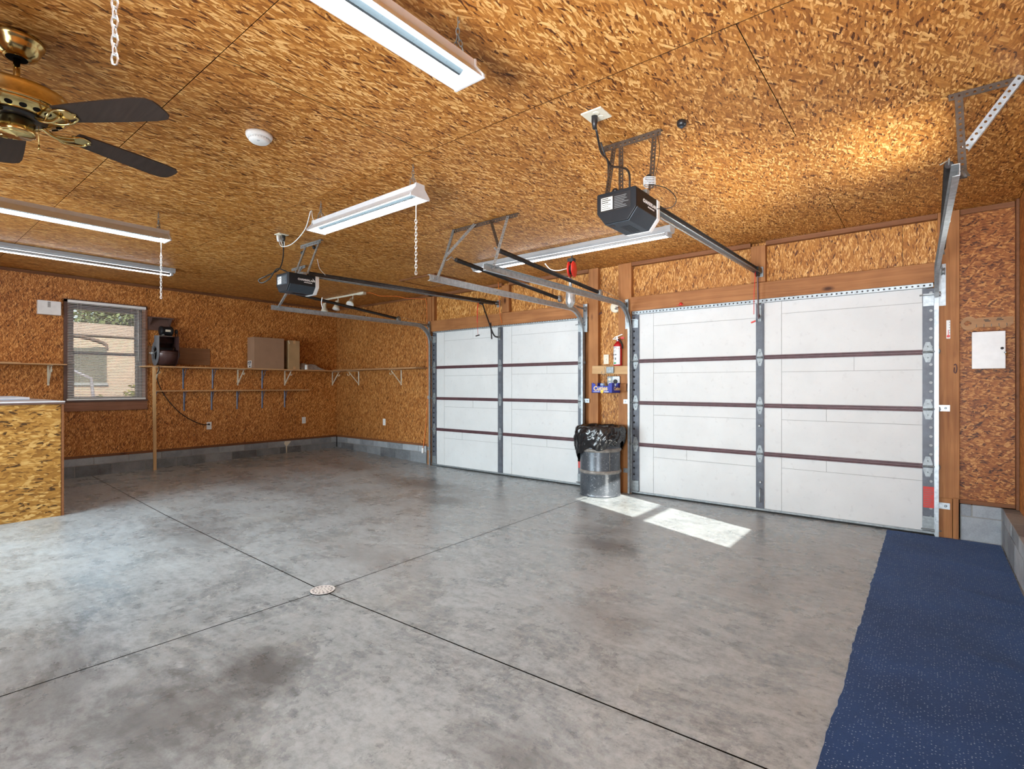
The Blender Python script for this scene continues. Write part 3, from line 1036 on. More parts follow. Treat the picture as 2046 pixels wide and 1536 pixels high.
# ------------------------------------------------------------------ garage doors
def garage_door(name, label, e0, p0, m0, m1, p1, e1):
    """edges along x: end stile e0-p0, panels p0-m0, centre stile m0-m1, panels m1-p1, end stile p1-e1"""
    d = thing(name, label, None, ((e0 + e1) / 2, YF + 0.02, 0.0), None, 'structure')
    cuts = [0.032, 0.587, 1.076, 1.565, 2.118]
    for (x0, x1), side in (((p0, m0), 0), ((m1, p1), 1)):
        for i in range(4):
            z0, z1 = cuts[i] + 0.002, cuts[i + 1] - 0.002
            b = MB()
            b.box(x0 - 0.03, x1 + 0.03, YF + 0.004, YF + 0.04, z0, z1)
            b.ob('panel_core', 'groove', d)
            b = MB()
            # raised back pads parted by shallow scored lines
            s = 0.175 if side == 0 else 0.16
            tz = z1 - random.uniform(0.12, 0.15)
            g = 0.0022
            seg = x0 + s + (x1 - x0 - s) * random.choice((0.35, 0.55, 1.0, 1.0))
            b.box(x0 - 0.03, x0 + s - g, YF + 0.0004, YF + 0.0045, z0, z1)
            b.box(x0 + s + g, seg - g, YF + random.uniform(0, 0.0008), YF + 0.0045, tz + g, z1)
            if seg < x1:
                b.box(seg + g, x1 + 0.03, YF, YF + 0.0045, tz + g, z1)
            b.box(x0 + s + g, x1 + 0.03, YF, YF + 0.0045, z0, tz - g)
            b.ob('door_panel', 'door_white', d, fix=False)
    # end and centre stiles, punched
    for (x0, x1, y, c) in ((e0, p0, YF - 0.012, 0), (m0, m1, YF - 0.014, 1), (p1, e1, YF - 0.012, 0)):
        b = MB()
        w = x1 - x0
        if c:
            b.box(x0, x1, y, YF + 0.002, 0.035, 2.11)
            b.box(x0 + 0.008, x1 - 0.008, y - 0.004, y, 0.05, 2.10)
        else:
            inner = (x0 if x0 == p1 else x0 + w * 0.62), (x0 + w * 0.38 if x0 == p1 else x1)
            rim = (inner[1], x1) if x0 == p1 else (x0, inner[0])
            b.box(inner[0], inner[1], y, YF + 0.004, 0.035, 2.11)
            b.perf((rim[0], y, 0.04), (rim[0], y, 2.11), (rim[1] - rim[0], 0, 0), pitch=0.0755, hole=0.0125, th=0.002)
            xo = x1 if x0 == p1 else x0
            b.box(xo - 0.0012, xo + 0.0012, y, YF + 0.03, 0.035, 2.11)
        b.ob('stile', 'stile', d)
        if not c:
            b = MB()
            b.box(min(rim) + 0.002, max(rim) - 0.002, y + 0.024, y + 0.03, 0.04, 2.11)
            b.ob('stile_backing', 'door_white' if x0 == p1 and e1 > -1 else 'spring', d)
    # horizontal struts over the section joints
    for z in (0.587, 1.076, 1.565):
        for x0, x1 in ((p0 - 0.015, m0 + 0.01), (m1 - 0.01, p1 + 0.015)):
            b = MB()
            b.prism([(0, -0.022), (0.013, -0.022), (0.013, -0.012), (0.005, -0.008), (0.005, 0.008), (0.013, 0.012), (0.013, 0.022), (0, 0.022)],
                    (x0, YF, z), (0, -1, 0), (0, 0, 1), (x1 - x0, 0, 0))
            b.ob('strut', 'rail', d)
    # top perforated angle and bottom seal
    b = MB()
    b.angle((e0 + 0.01, YF - 0.02, 2.118), (e1 - 0.01, YF - 0.02, 2.118), (0, 0, 0.036), (0, 0.034, 0), pitch=0.04, hole=0.0085)
    b.ob('top_strut', 'galv', d)
    b = MB()
    b.box(e0 + 0.01, e1 - 0.01, YF + 0.012, YF + 0.02, 2.118, 2.15)
    b.ob('top_strut_backing', 'spring', d)
    b = MB()
    b.box(e0, e1, YF - 0.016, YF + 0.04, 0.016, 0.034)
    b.ob('bottom_rail', 'galv_dark', d)
    b = MB()
    b.box(e0, e1, YF - 0.006, YF + 0.04, 0.0, 0.0165)
    b.ob('bottom_seal', 'rubber', d)
    # hinges
    def leaf(b, x, z, sg, w):
        b.prism([(-w, 0.006), (w, 0.006), (w * 1.05, 0.02), (w * 0.45, 0.082), (-w * 0.45, 0.082), (-w * 1.05, 0.02)],
                (x, YF - 0.0165, z), (1, 0, 0), (0, 0, sg), (0, -0.003, 0))
        b.lathe([(0.005, 0), (0.005, 0.006), (0.002, 0.008)], (x, YF - 0.0195, z + sg * 0.045), (0, -1, 0), 8)
    for z in (0.587, 1.076, 1.565):
        for x, w in ((e0 * 0.45 + p0 * 0.55, 0.032), ((m0 + m1) / 2, 0.026), (p1 * 0.55 + e1 * 0.45, 0.032)):
            b = MB()
            leaf(b, x, z + 0.004, 1, w)
            leaf(b, x, z - 0.004, -1, w)
            b.tube([(x - w, YF - 0.023, z), (x + w, YF - 0.023, z)], 0.0075, 8)
            if w > 0.03:
                sx = -1 if x < (m0 + m1) / 2 else 1
                b.tube([(x, YF - 0.036, z + 0.004), (x + sx * 0.085, YF - 0.036, z + 0.004)], 0.0055, 8)
                b.lathe([(0.006, -0.006), (0.021, -0.006), (0.021, 0.006), (0.006, 0.006)], (x + sx * 0.075, YF - 0.036, z + 0.004), (1, 0, 0), 12)
            b.ob('hinge', 'galv_dark', d)
    # top and bottom corner brackets
    for x, sx in ((e0 * 0.5 + p0 * 0.5, -1), (p1 * 0.5 + e1 * 0.5, 1)):
        b = MB()
        b.box(x - 0.036, x + 0.036, YF - 0.018, YF - 0.012, 1.96, 2.06)
        b.box(x - 0.036, x + 0.036, YF - 0.05, YF - 0.018, 2.054, 2.06)
        b.tube([(x - 0.06, YF - 0.042, 2.05), (x + sx * 0.085, YF - 0.042, 2.05)], 0.0055, 8)
        b.lathe([(0.006, -0.006), (0.021, -0.006), (0.021, 0.006), (0.006, 0.006)], (x + sx * 0.075, YF - 0.042, 2.05), (1, 0, 0), 12)
        b.ob('top_bracket', 'galv', d)
        b = MB()
        b.box(x - 0.042, x + 0.042, YF - 0.019, YF - 0.012, 0.036, 0.16)
        b.box(x - 0.042, x + 0.042, YF - 0.05, YF - 0.019, 0.036, 0.042)
        b.tube([(x - 0.05, YF - 0.04, 0.055), (x + sx * 0.085, YF - 0.04, 0.055)], 0.0055, 8)
        b.ob('bottom_bracket', 'galv_dark', d)
    b = MB()
    xc = (m0 + m1) / 2
    b.box(xc - 0.016, xc + 0.016, YF - 0.03, YF - 0.018, 1.93, 2.09)
    b.box(xc - 0.012, xc + 0.012, YF - 0.06, YF - 0.03, 1.955, 1.985)
    b.ob('arm_bracket', 'galv_dark', d)
    return d


door1 = garage_door('door_1', 'left white sectional garage door, farther from the camera', -6.19, -6.112, -4.828, -4.744, -3.492, -3.412)
door2 = garage_door('door_2', 'right white sectional garage door, nearer the camera', -2.75, -2.661, -1.381, -1.306, -0.047, 0.035)
for par, x in ((door2, -0.004), (door1, -3.452)):
    b = MB()
    b.box(x - 0.037, x + 0.037, YF - 0.0142, YF - 0.0125, 0.235, 0.415)
    tg = b.ob('warning_tag', 'tag_red', par)
    b = MB()
    for i in range(9):
        b.box(x - 0.03, x + random.uniform(0.005, 0.03), YF - 0.0147, YF - 0.0142, 0.25 + i * 0.017, 0.2535 + i * 0.017)
    b.ob('tag_lines', 'print_grey', tg)
# lift handle and lock on the centre stile of the right door
b = MB()
b.tube([(-1.337, YF - 0.02, 0.10), (-1.337, YF - 0.05, 0.11), (-1.337, YF - 0.05, 0.22), (-1.337, YF - 0.02, 0.235)], 0.007, 8)
b.lathe([(0.014, 0), (0.014, 0.012), (0.006, 0.016)], (-1.337, YF - 0.018, 0.30), (0, -1, 0), 12)
b.lathe([(0.014, 0), (0.014, 0.012), (0.006, 0.016)], (-1.345, YF - 0.018, 0.87), (0, -1, 0), 12)
b.ob('pull_handle', 'galv', door2)


# ------------------------------------------------------------------ tracks and springs
def track_path(y0, zt, yf, rad, zb):
    pts = [(yf, zb), (yf, zt - rad)]
    for i in range(1, 10):
        t = R(90) * i / 9
        pts.append((yf - rad * (1 - math.cos(t)), zt - rad + rad * math.sin(t)))
    pts.append((y0, zt + 0.003))
    return pts


def door_track(label, x, sx, y0=3.10, zt=2.222, xr=None, zb=0.01):
    """steel C track: up the jamb, round the bend and back under the ceiling; sx points into the door"""
    t = thing('door_track', label, 'door track', (x, 5.66, 0.0), 'garage door tracks')
    P = track_path(y0, zt, 5.672, 0.30, zb)
    xr = x if xr is None else xr
    prof = [(0, -0.026), (0.030, -0.026), (0.030, -0.0235), (0.0025, -0.0235), (0.0025, 0.0235), (0.026, 0.026), (0.026, 0.0285), (0, 0.0285)]
    b = MB()
    n = len(prof)
    vs = []
    for i, (y, z) in enumerate(P):
        a = V(P[max(0, i - 1)])
        c = V(P[min(len(P) - 1, i + 1)])
        d = (c - a).normalized()
        nn = V((-d.y, d.x)) if True else d
        xx = x + (xr - x) * max(0, (5.4 - y) / (5.4 - y0))
        for (u, w) in prof:
            vs.append((xx + sx * u, y + nn.x * w, z + nn.y * w))
    fs = [(i * n + k, i * n + (k + 1) % n, (i + 1) * n + (k + 1) % n, (i + 1) * n + k) for i in range(len(P) - 1) for k in range(n)]
    fs += [tuple(range(n)), tuple((len(P) - 1) * n + k for k in range(n))]
    b.add(vs, fs)
    b.ob('track_rail', 'galv', t)
    # bolts
    for yb in (y0 + 0.05, y0 + 0.9, y0 + 1.6, y0 + 2.0):
        xx = x + (xr - x) * max(0, (5.4 - yb) / (5.4 - y0))
        b = MB()
        b.lathe([(0.007, 0), (0.007, 0.004), (0.003, 0.006)], (xx, yb, zt), (-sx, 0, 0), 8)
        b.ob('bolt', 'galv_dark', t)
    # flag bracket at the top of the jamb, with the cable sheave
    b = MB()
    xf = x - sx * 0.045
    b.box(min(x, xf) - 0.001, max(x, xf) + 0.001, 5.676, 5.680, 1.95, 2.30)
    b.box(x - 0.0015, x + 0.0015, 5.655, 5.680, 1.95, 2.30)
    b.ob('flag_bracket', 'galv', t)
    b = MB()
    b.bar((x - sx * 0.02, 5.676, 2.235), (x - sx * 0.02, 5.46, 2.245), 0.022, 0.004, (1, 0, 0))
    b.lathe([(0.012, -0.012), (0.032, -0.012), (0.024, 0.0), (0.032, 0.012), (0.012, 0.012)], (x - sx * 0.028, 5.665, 2.235), (1, 0, 0), 14)
    b.ob('sheave', 'galv_dark', t)
    for z in (1.09, 0.27):
        b = MB()
        xa, xb = sorted((x - sx * 0.072, x + sx * 0.004))
        b.box(xa, xb, 5.680, 5.684, z - 0.026, z + 0.026)
        b.box(x - 0.0015, x + 0.0015, 5.655, 5.687, z - 0.026, z + 0.026)
        b.lathe([(0.010, 0), (0.010, 0.004), (0.004, 0.006)], (x - sx * 0.045, 5.683, z), (0, -1, 0), 8)
        b.ob('jamb_bracket', 'galv', t)
    return t


tr1 = door_track('farthest door track, left side of the left garage door', -6.215, 1)
tr2 = door_track('door track at the right side of the left garage door', -3.385, -1, xr=-3.40)
tr3 = door_track('door track at the left side of the right garage door', -2.775, 1)
tr4 = door_track('nearest door track, right side of the right garage door', 0.062, -1, y0=3.0, xr=0.105)


def hanger(tr, mt, strips, flat=0.034):
    """perforated angle irons that carry the rear end of a track"""
    for (p, q, w1, w2, m) in strips:
        b = MB()
        b.angle(p, q, w1, w2, pitch=0.029, hole=0.0064)
        b.ob('hanger_angle', m, tr)


f = 0.031
# ceiling angle shared by the two middle tracks belongs to the right-hand one
hanger(tr3, None, [((-3.49, 3.46, 2.735), (-2.71, 3.46, 2.735), (0, 0, -f), (0, f, 0), 'brown_steel'),
                   ((-3.02, 3.455, 2.73), (-2.80, 3.30, 2.43), (f, 0, 0), (0, f, 0), 'brown_steel'),
                   ((-2.82, 3.448, 2.725), (-2.765, 3.19, 2.225), (f * .7, f * .3, 0), (0, f, 0), 'galv')])
hanger(tr2, None, [((-3.475, 3.45, 2.73), (-3.43, 3.30, 2.44), (f, 0, 0), (0, f, 0), 'galv_dark'),
                   ((-3.44, 3.34, 2.50), (-3.405, 3.17, 2.21), (f, 0, 0), (0, f, 0), 'galv'),
                   ((-3.20, 3.448, 2.725), (-3.425, 3.285, 2.42), (f, 0, 0), (0, f * .3, f * .9), 'galv')])
hanger(tr4, None, [((0.075, 3.41, 2.735), (0.50, 3.41, 2.735), (0, 0, -f), (0, f, 0), 'brown_steel'),
                   ((0.098, 3.402, 2.73), (0.115, 3.40, 2.30), (f, 0, 0), (0, f, 0), 'brown_steel'),
                   ((0.350, 3.402, 2.725), (0.150, 3.40, 2.44), (-f * .8, 0, f * .59), (0, f, 0), 'galv'),
                   ((0.108, 3.385, 2.34), (0.110, 3.06, 2.205), (f, 0, 0), (0, 0, f), 'galv_dark')])
hanger(tr1, None, [((-6.215, 3.36, 2.735), (-5.90, 3.36, 2.735), (0, 0, -f), (0, f, 0), 'galv_dark'),
                   ((-5.98, 3.352, 2.73), (-6.215, 3.17, 2.225), (f, 0, 0), (0, f, 0), 'galv')])


def spring(label, x, y0, z0, y1, z1, sx):
    s = thing('extension_spring', label, 'spring', (x, (y0 + y1) / 2, (z0 + z1) / 2), 'springs above the garage door tracks')
    p, q = V((x, y0, z0)), V((x, y1, z1))
    d = (q - p)
    L = d.length
    n = int(L / 0.0085)
    prof = []
    for i in range(n):
        h = L * i / n
        prof += [(0.0165, h), (0.0205, h + L / n * 0.5)]
    prof.append((0.0165, L))
    b = MB()
    b.lathe(prof, p, d, 9)
    b.ob('coil', 'spring', s)
    d.normalize()
    b = MB()
    b.tube([p + d * 0.01, p - d * 0.03, p - d * 0.055 + V((0, 0, 0.012)), p - d * 0.07], 0.0035, 6)
    b.tube([p - d * 0.065 + V((sx * 0.0, 0, 0)), (x + sx * 0.035, y0 - 0.085, z0 - 0.02)], 0.0025, 5)
    b.ob('hook', 'galv', s)
    b = MB()
    c = q + d * 0.055
    b.bar(q - d * 0.005, c, 0.026, 0.004, (1, 0, 0))
    b.lathe([(0.008, -0.011), (0.040, -0.011), (0.030, 0), (0.040, 0.011), (0.008, 0.011)], c, (1, 0, 0.1), 16)
    b.ob('pulley', 'galv', s)
    b = MB()
    b.tube([c + V((0, 0.0, 0.038)), (x, 5.665, 2.268)], 0.0018, 5)
    b.tube([c - V((0, 0.0, 0.038)), (x, 5.50, 2.243)], 0.0018, 5)
    b.ob('cable', 'galv_dark', s)
    return s


spring('dark coil spring above the right track of the left garage door', -3.352, 3.37, 2.42, 5.02, 2.292, -1)
spring('dark coil spring above the left track of the right garage door', -2.80, 3.33, 2.405, 4.98, 2.292, 1)
spring('dark coil spring behind the three spotlights, above the farthest track', -6.26, 3.45, 2.44, 5.02, 2.292, -1)
spring('dark coil spring above the nearest track at the right wall', 0.075, 3.36, 2.37, 5.02, 2.30, -1)


# ------------------------------------------------------------------ door openers
def opener(label, xc, y0, zt, rail_z1, straps, ceil_bar, wh, dark):
    o = thing('door_opener', label, 'opener', (xc, y0 + 0.15, zt), 'garage door openers')
    L = 0.27
    poly = [(-0.118, -0.108), (-0.118, -0.005), (-0.112, 0), (0.112, 0), (0.118, -0.005), (0.118, -0.108), (0.070, -0.172), (-0.070, -0.172)]
    b = MB()
    b.prism(poly, (xc, y0, zt), (1, 0, 0), (0, 0, 1), (0, L, 0))
    case = b.ob('motor_case', 'black_case', o, bevel=0.007)
    b = MB()
    low = [(-0.1205, -0.110), (-0.1185, -0.105), (0.1185, -0.105), (0.1205, -0.110), (0.0715, -0.1745), (-0.0715, -0.1745)]
    b.prism(low, (xc, y0 + 0.012, zt), (1, 0, 0), (0, 0, 1), (0, L - 0.016, 0))
    b.ob('lower_cover', 'grey_case', o, bevel=0.005)
    b = MB()
    for i in range(5):
        b.box(xc - 0.02 + i * 0.012, xc - 0.016 + i * 0.012, y0 + 0.09, y0 + 0.23, zt - 0.1760, zt - 0.174)
    b.box(xc - 0.06, xc - 0.035, y0 + 0.035, y0 + 0.06, zt - 0.1760, zt - 0.174)
    b.ob('vent_slots', 'black', case)
    b = MB()
    p2 = [(x * 1.03, z * 1.02 if z < -0.01 else z) for x, z in poly]
    b.prism(p2, (xc, y0 + L + 0.002, zt), (1, 0, 0), (0, 0, 1), (0, 0.036, 0))
    b.ob('light_lens', 'lens', o, bevel=0.006)
    # label panel on the rear face, lettering on the side
    b = MB()
    b.box(xc - 0.098, xc + 0.088, y0 - 0.0015, y0, zt - 0.108, zt - 0.018)
    rear = b.ob('rear_panel', 'black' if dark else 'grey_case', o)
    b = MB()
    b.box(xc - 0.09, xc - 0.02, y0 - 0.0022, y0 - 0.0015, zt - 0.098, zt - 0.028)
    lab = b.ob('rear_label', 'label_white' if not dark else 'cream', rear)
    b = MB()
    for i in range(6):
        z = zt - 0.038 - i * 0.0105
        b.box(xc - 0.086, xc - (0.03 if i % 2 else 0.045), y0 - 0.0028, y0 - 0.0022, z, z + (0.005 if i < 3 else 0.003))
    b.ob('label_lines', 'print', rear)
    b = MB()
    for i in range(8):
        z = zt - 0.036 - i * 0.0088
        b.box(xc - 0.010, xc + random.uniform(0.04, 0.075), y0 - 0.0022, y0 - 0.0015, z, z + 0.003)
    b.ob('label_lines', 'print_grey', rear)
    t1 = text('lettering', 'CHAMBERLAIN', 0.026, (xc + 0.1184, y0 + 0.175, zt - 0.055), (0, 1, 0), (0, 0, 1), 'label_white', case, bold=0.0008)
    b = MB()
    b.box(xc + 0.1182, xc + 0.1188, y0 + 0.15, y0 + 0.235, zt - 0.080, zt - 0.073)
    b.ob('lettering_line', 'label_white', case)
    # rail with chain
    ya, yb, za, zb = y0 + L - 0.02, 5.665, zt + 0.035, rail_z1
    b = MB()
    b.prism([(-0.017, 0), (0.017, 0), (0.017, 0.006), (0.004, 0.008), (0.004, 0.036), (0.017, 0.038), (0.017, 0.044), (-0.017, 0.044), (-0.017, 0.038), (-0.004, 0.036), (-0.004, 0.008), (-0.017, 0.006)],
            (xc, ya, za - 0.02), (1, 0, 0), (0, 0, 1), (0, yb - ya, zb - za))
    b.ob('rail', 'spring', o)
    b = MB()
    b.tube([(xc + 0.026, ya, za - 0.022), (xc + 0.026, yb - 0.08, zb - 0.022)], 0.0042, 6)
    b.tube([(xc - 0.026, ya, za - 0.022), (xc - 0.026, yb - 0.08, zb - 0.022)], 0.0042, 6)
    b.ob('chain_line', 'galv_dark', o)
    b = MB()
    b.lathe([(0.01, -0.009), (0.03, -0.009), (0.03, 0.009), (0.01, 0.009)], (xc, yb - 0.04, zb - 0.004), (0, 0, 1), 14)
    b.bar((xc, yb - 0.03, zb), (xc, 5.68, zb), 0.04, 0.03)
    b.box(xc - 0.03, xc + 0.03, 5.672, 5.681, zb - 0.05, zb + 0.05)
    b.ob('header_bracket', 'galv_dark', o)
    b = MB()
    b.bar((xc - 0.075, y0 + 0.16, zt + 0.012), (xc + 0.115, y0 + 0.16, zt + 0.012), 0.034, 0.022)
    b.ob('case_bracket', 'galv', o)
    # hanging irons
    for p, q, w1, w2 in straps:
        b = MB()
        b.angle(p, q, w1, w2, pitch=0.026, hole=0.0068)
        b.ob('hanging_strap', wh, o)
    p, q = ceil_bar
    b = MB()
    b.angle(p, q, (0, 0, -0.034), (0, 0.034, 0), pitch=0.03, hole=0.007)
    b.ob('ceiling_bar', wh if dark else 'galv_dark', o)
    return o


z2 = 2.345
op2 = opener('near black door opener in front of the right garage door', -1.335, 2.575, z2, 2.425,
             [((-1.50, 2.84, 2.715), (-1.452, 2.66, z2 - 0.0), (0.030, 0, 0), (0, 0.024, 0)),
              ((-1.455, 2.842, 2.715), (-1.400, 2.735, z2 + 0.02), (0.030, 0, 0), (0, 0.024, 0)),
              ((-1.245, 2.842, 2.715), (-1.225, 2.75, z2 + 0.03), (0.030, 0, 0), (0, 0.024, 0))],
             ((-1.572, 2.835, 2.737), (-1.19, 2.838, 2.737)), 'brown_steel', True)
z1 = 2.345
op1 = opener('far door opener with long silver straps in front of the left garage door', -4.79, 2.50, z1, 2.445,
             [((-5.04, 2.868, 2.72), (-4.875, 2.66, z1 + 0.02), (0.030, 0, 0), (0, 0.022, 0)),
              ((-4.79, 2.868, 2.72), (-4.715, 2.70, z1 + 0.02), (0.030, 0, 0), (0, 0.022, 0))],
             ((-5.12, 2.865, 2.737), (-4.74, 2.865, 2.737)), 'galv', False)
# straps' wing bolts
for par, pts in ((op2, [(-1.415, 2.72, 2.40), (-1.232, 2.77, 2.45)]), (op1, [(-5.02, 2.83, 2.64), (-4.80, 2.83, 2.66)])):
    for p in pts:
        b = MB()
        b.lathe([(0.006, -0.02), (0.017, -0.014), (0.019, 0.0), (0.015, 0.012), (0.006, 0.02)], p, (1, -1, 0.2), 10)
        b.ob('knob', 'black', par)
# trolleys, arms, release cords
b = MB()
b.bar((-4.79, 5.25, 2.44), (-4.79, 5.37, 2.444), 0.055, 0.05)
b.bar((-4.79, 5.285, 2.42), (-4.79, 5.34, 2.41), 0.035, 0.05)
b.ob('trolley', 'black', op1)
b = MB()
b.bar((-4.79, 5.335, 2.40), (-4.79, 5.50, 2.10), 0.020, 0.008, (1, 0, 0))
b.tube(curve_pts([(-4.79, 5.48, 2.13), (-4.79, 5.55, 2.02), (-4.79, 5.60, 1.975), (-4.79, 5.665, 1.968)]), 0.011, 8)
b.bar((-4.79, 5.505, 2.16), (-4.79, 5.53, 1.93), 0.012, 0.016, (1, 0, 0))
b.ob('door_arm', 'spring', op1)
b = MB()
b.tube(curve_pts([(-4.79, 5.25, 2.40), (-4.79, 5.235, 2.33), (-4.785, 5.225, 2.20), (-4.79, 5.23, 2.14)]), 0.006, 7)
b.tube([(-4.79, 5.23, 2.15), (-4.79, 5.245, 1.96)], 0.0022, 6)
b.ob('release_cord', 'red', op1)
b = MB()
b.bar((-4.83, 5.245, 1.955), (-4.765, 5.245, 1.965), 0.014, 0.014)
b.ob('release_handle', 'black', op1)
b = MB()
b.bar((-1.335, 5.50, 2.425), (-1.335, 5.62, 2.425), 0.055, 0.05)
b.bar((-1.335, 5.54, 2.40), (-1.335, 5.60, 2.39), 0.035, 0.05)
b.ob('trolley', 'black', op2)
b = MB()
b.bar((-1.335, 5.585, 2.40), (-1.342, 5.64, 1.95), 0.022, 0.009, (1, 0, 0))
b.bar((-1.342, 5.64, 1.985), (-1.342, 5.69, 1.968), 0.02, 0.02)
b.ob('door_arm', 'rail', op2)
b = MB()
b.tube(curve_pts([(-1.335, 5.50, 2.40), (-1.345, 5.49, 2.2), (-1.35, 5.50, 1.98)]), 0.0035, 6)
b.bar((-1.375, 5.5, 1.90), (-1.335, 5.5, 1.915), 0.014, 0.014)
b.ob('release_cord', 'red', op2)
# cord and wiring of the near opener
b = MB()
b.tube(curve_pts([(-1.405, 2.468, 2.70), (-1.408, 2.50, 2.64), (-1.45, 2.62, 2.60), (-1.50, 2.78, 2.63), (-1.46, 2.76, 2.57), (-1.37, 2.70, 2.52), (-1.30, 2.66, 2.46), (-1.295, 2.66, z2 - 0.002)]), 0.0062, 7)
b.ob('power_cord', 'black', op2)
b = MB()
b.tube(curve_pts([(-1.52, 2.74, 2.72), (-1.505, 2.765, 2.65), (-1.49, 2.775, 2.60), (-1.485, 2.77, 2.50)]), 0.0055, 6)
b.tube(curve_pts([(-1.535, 2.75, 2.69), (-1.505, 2.775, 2.64), (-1.48, 2.79, 2.58)]), 0.0055, 6)
b.ob('cord_bundle', 'black', op2)
b = MB()
for i in range(5):
    t = [(-1.225 + 0.034 * math.cos(a), 2.765 + 0.03 * math.sin(a), 2.405 + i * 0.009 + 0.004 * math.sin(2 * a)) for a in (R(40 * k) for k in range(9))]
    b.tube(t, 0.0026, 5, True)
b.ob('wire_coil', 'label_white', op2)
b = MB()
b.tube(curve_pts([(-1.21, 2.745, 2.40), (-1.14, 2.80, 2.375), (-1.11, 2.86, 2.33), (-1.14, 2.87, 2.29), (-1.21, 2.83, 2.285)]), 0.0025, 6)
b.tube(curve_pts([(-1.21, 2.836, 2.715), (-1.19, 2.82, 2.60), (-1.20, 2.78, 2.45)]), 0.0018, 5)
b.ob('thin_wire', 'black', op2)
# far opener cord
b = MB()
b.tube(curve_pts([(-4.875, 2.55, 2.69), (-4.875, 2.55, 2.52), (-4.90, 2.52, 2.40), (-4.98, 2.44, 2.335), (-5.05, 2.40, 2.30), (-5.03, 2.42, 2.27), (-4.96, 2.46, 2.31), (-4.90, 2.50, 2.40), (-4.86, 2.55, 2.39), (-4.83, 2.60, 2.36), (-4.82, 2.62, z1)]), 0.006, 7)
b.ob('power_cord', 'black', op1)
b = MB()
b.tube(curve_pts([(-4.69, 2.80, 2.52), (-4.68, 2.82, 2.43), (-4.66, 2.87, 2.37)]), 0.0022, 5)
b.tube(curve_pts([(-4.70, 2.72, 2.35), (-4.665, 2.75, 2.30), (-4.668, 2.78, 2.28)]), 0.0022, 5)
b.tube(curve_pts([(-4.70, 2.86, 2.155), (-4.715, 2.86, 2.10), (-4.69, 2.86, 2.04)]), 0.0035, 5)
b.ob('thin_wire', 'label_white', op1)


# ------------------------------------------------------------------ shop lights
def shop_light(label, c, along, pull_end, chain_top=ZC - 0.004):
    """four foot LED shop light: c = centre of the underside, along = 'x' or 'y'"""
    t = thing('shop_light', label, 'shop light', c, 'LED shop lights on chains')
    A, B = (V((1, 0, 0)), V((0, 1, 0))) if along == 'x' else (V((0, 1, 0)), V((1, 0, 0)))
    C, Z = V(c), V((0, 0, 1))
    h = 0.61
    b = MB()
    out = [(-0.078, 0), (-0.074, 0.0), (-0.030, 0.050), (0.030, 0.050), (0.074, 0.0), (0.078, 0), (0.034, 0.054), (0.034, 0.085), (-0.034, 0.085), (-0.034, 0.054)]
    b.prism(out, C - A * h, B, Z, A * 2 * h)
    b.ob('reflector', 'lamp_grey', t)
    cap = [(-0.081, -0.003), (0.081, -0.003), (0.081, 0.012), (0.040, 0.060), (0.036, 0.089), (-0.036, 0.089), (-0.040, 0.060), (-0.081, 0.012)]
    for s in (-1, 1):
        b = MB()
        b.prism(cap, C + A * s * h, B, Z, A * s * 0.012)
        b.ob('end_cap', 'lamp_grey', t, bevel=0.002)
    for s in (-1, 1):
        b = MB()
        b.prism([(0.026, 0.032), (0.062, 0.005), (0.066, 0.009), (0.030, 0.038)], C - A * (h - 0.03), B * s, Z, A * 2 * (h - 0.03))
        b.ob('led_strip', 'led', t)
    b = MB()
    b.prism([(-0.026, 0.049), (0.026, 0.049), (0.022, 0.024), (0.006, 0.012), (-0.006, 0.012), (-0.022, 0.024)], C - A * (h - 0.05), B, Z, A * 2 * (h - 0.05))
    b.ob('centre_ridge', 'ridge', t)
    for s in (-1, 1):
        b = MB()
        e = C + A * s * (h - 0.06) + Z * 0.085
        k = V((C + A * s * (h - 0.06)).to_tuple())
        k.z = chain_top - 0.02
        mid = k - Z * 0.05
        b.chain(k, mid)
        b.chain(mid, e + B * 0.03)
        b.chain(mid, e - B * 0.03)
        b.tube([k + Z * 0.02, k, k + B * 0.006 - Z * 0.006, k + B * 0.01 + Z * 0.002], 0.0025, 6)
        b.ob('hanging_chain', 'galv_dark', t)
    p = C + A * pull_end * (h - 0.045) + B * 0.012
    b = MB()
    b.tube([p + Z * 0.03, p - Z * 0.11], 0.0028, 6)
    b.ob('pull_string', 'white', t)
    b = MB()
    q = V((p.x, p.y, 2.01))
    b.chain(p - Z * 0.11, q, pitch=0.021, r=0.0023, wid=0.0066)
    b.ob('pull_chain', 'silver', t)
    return t


shop_light('nearest LED shop light, at the top edge beside the ceiling fan', (-1.455, 0.925, 2.50), 'y', -1)
shop_light('LED shop light hung crosswise before the far door opener', (-3.20, 2.27, 2.50), 'x', 1)
shop_light('LED shop light below the ceiling fan, above the workbench end', (-5.045, 1.01, 2.50), 'y', 1)


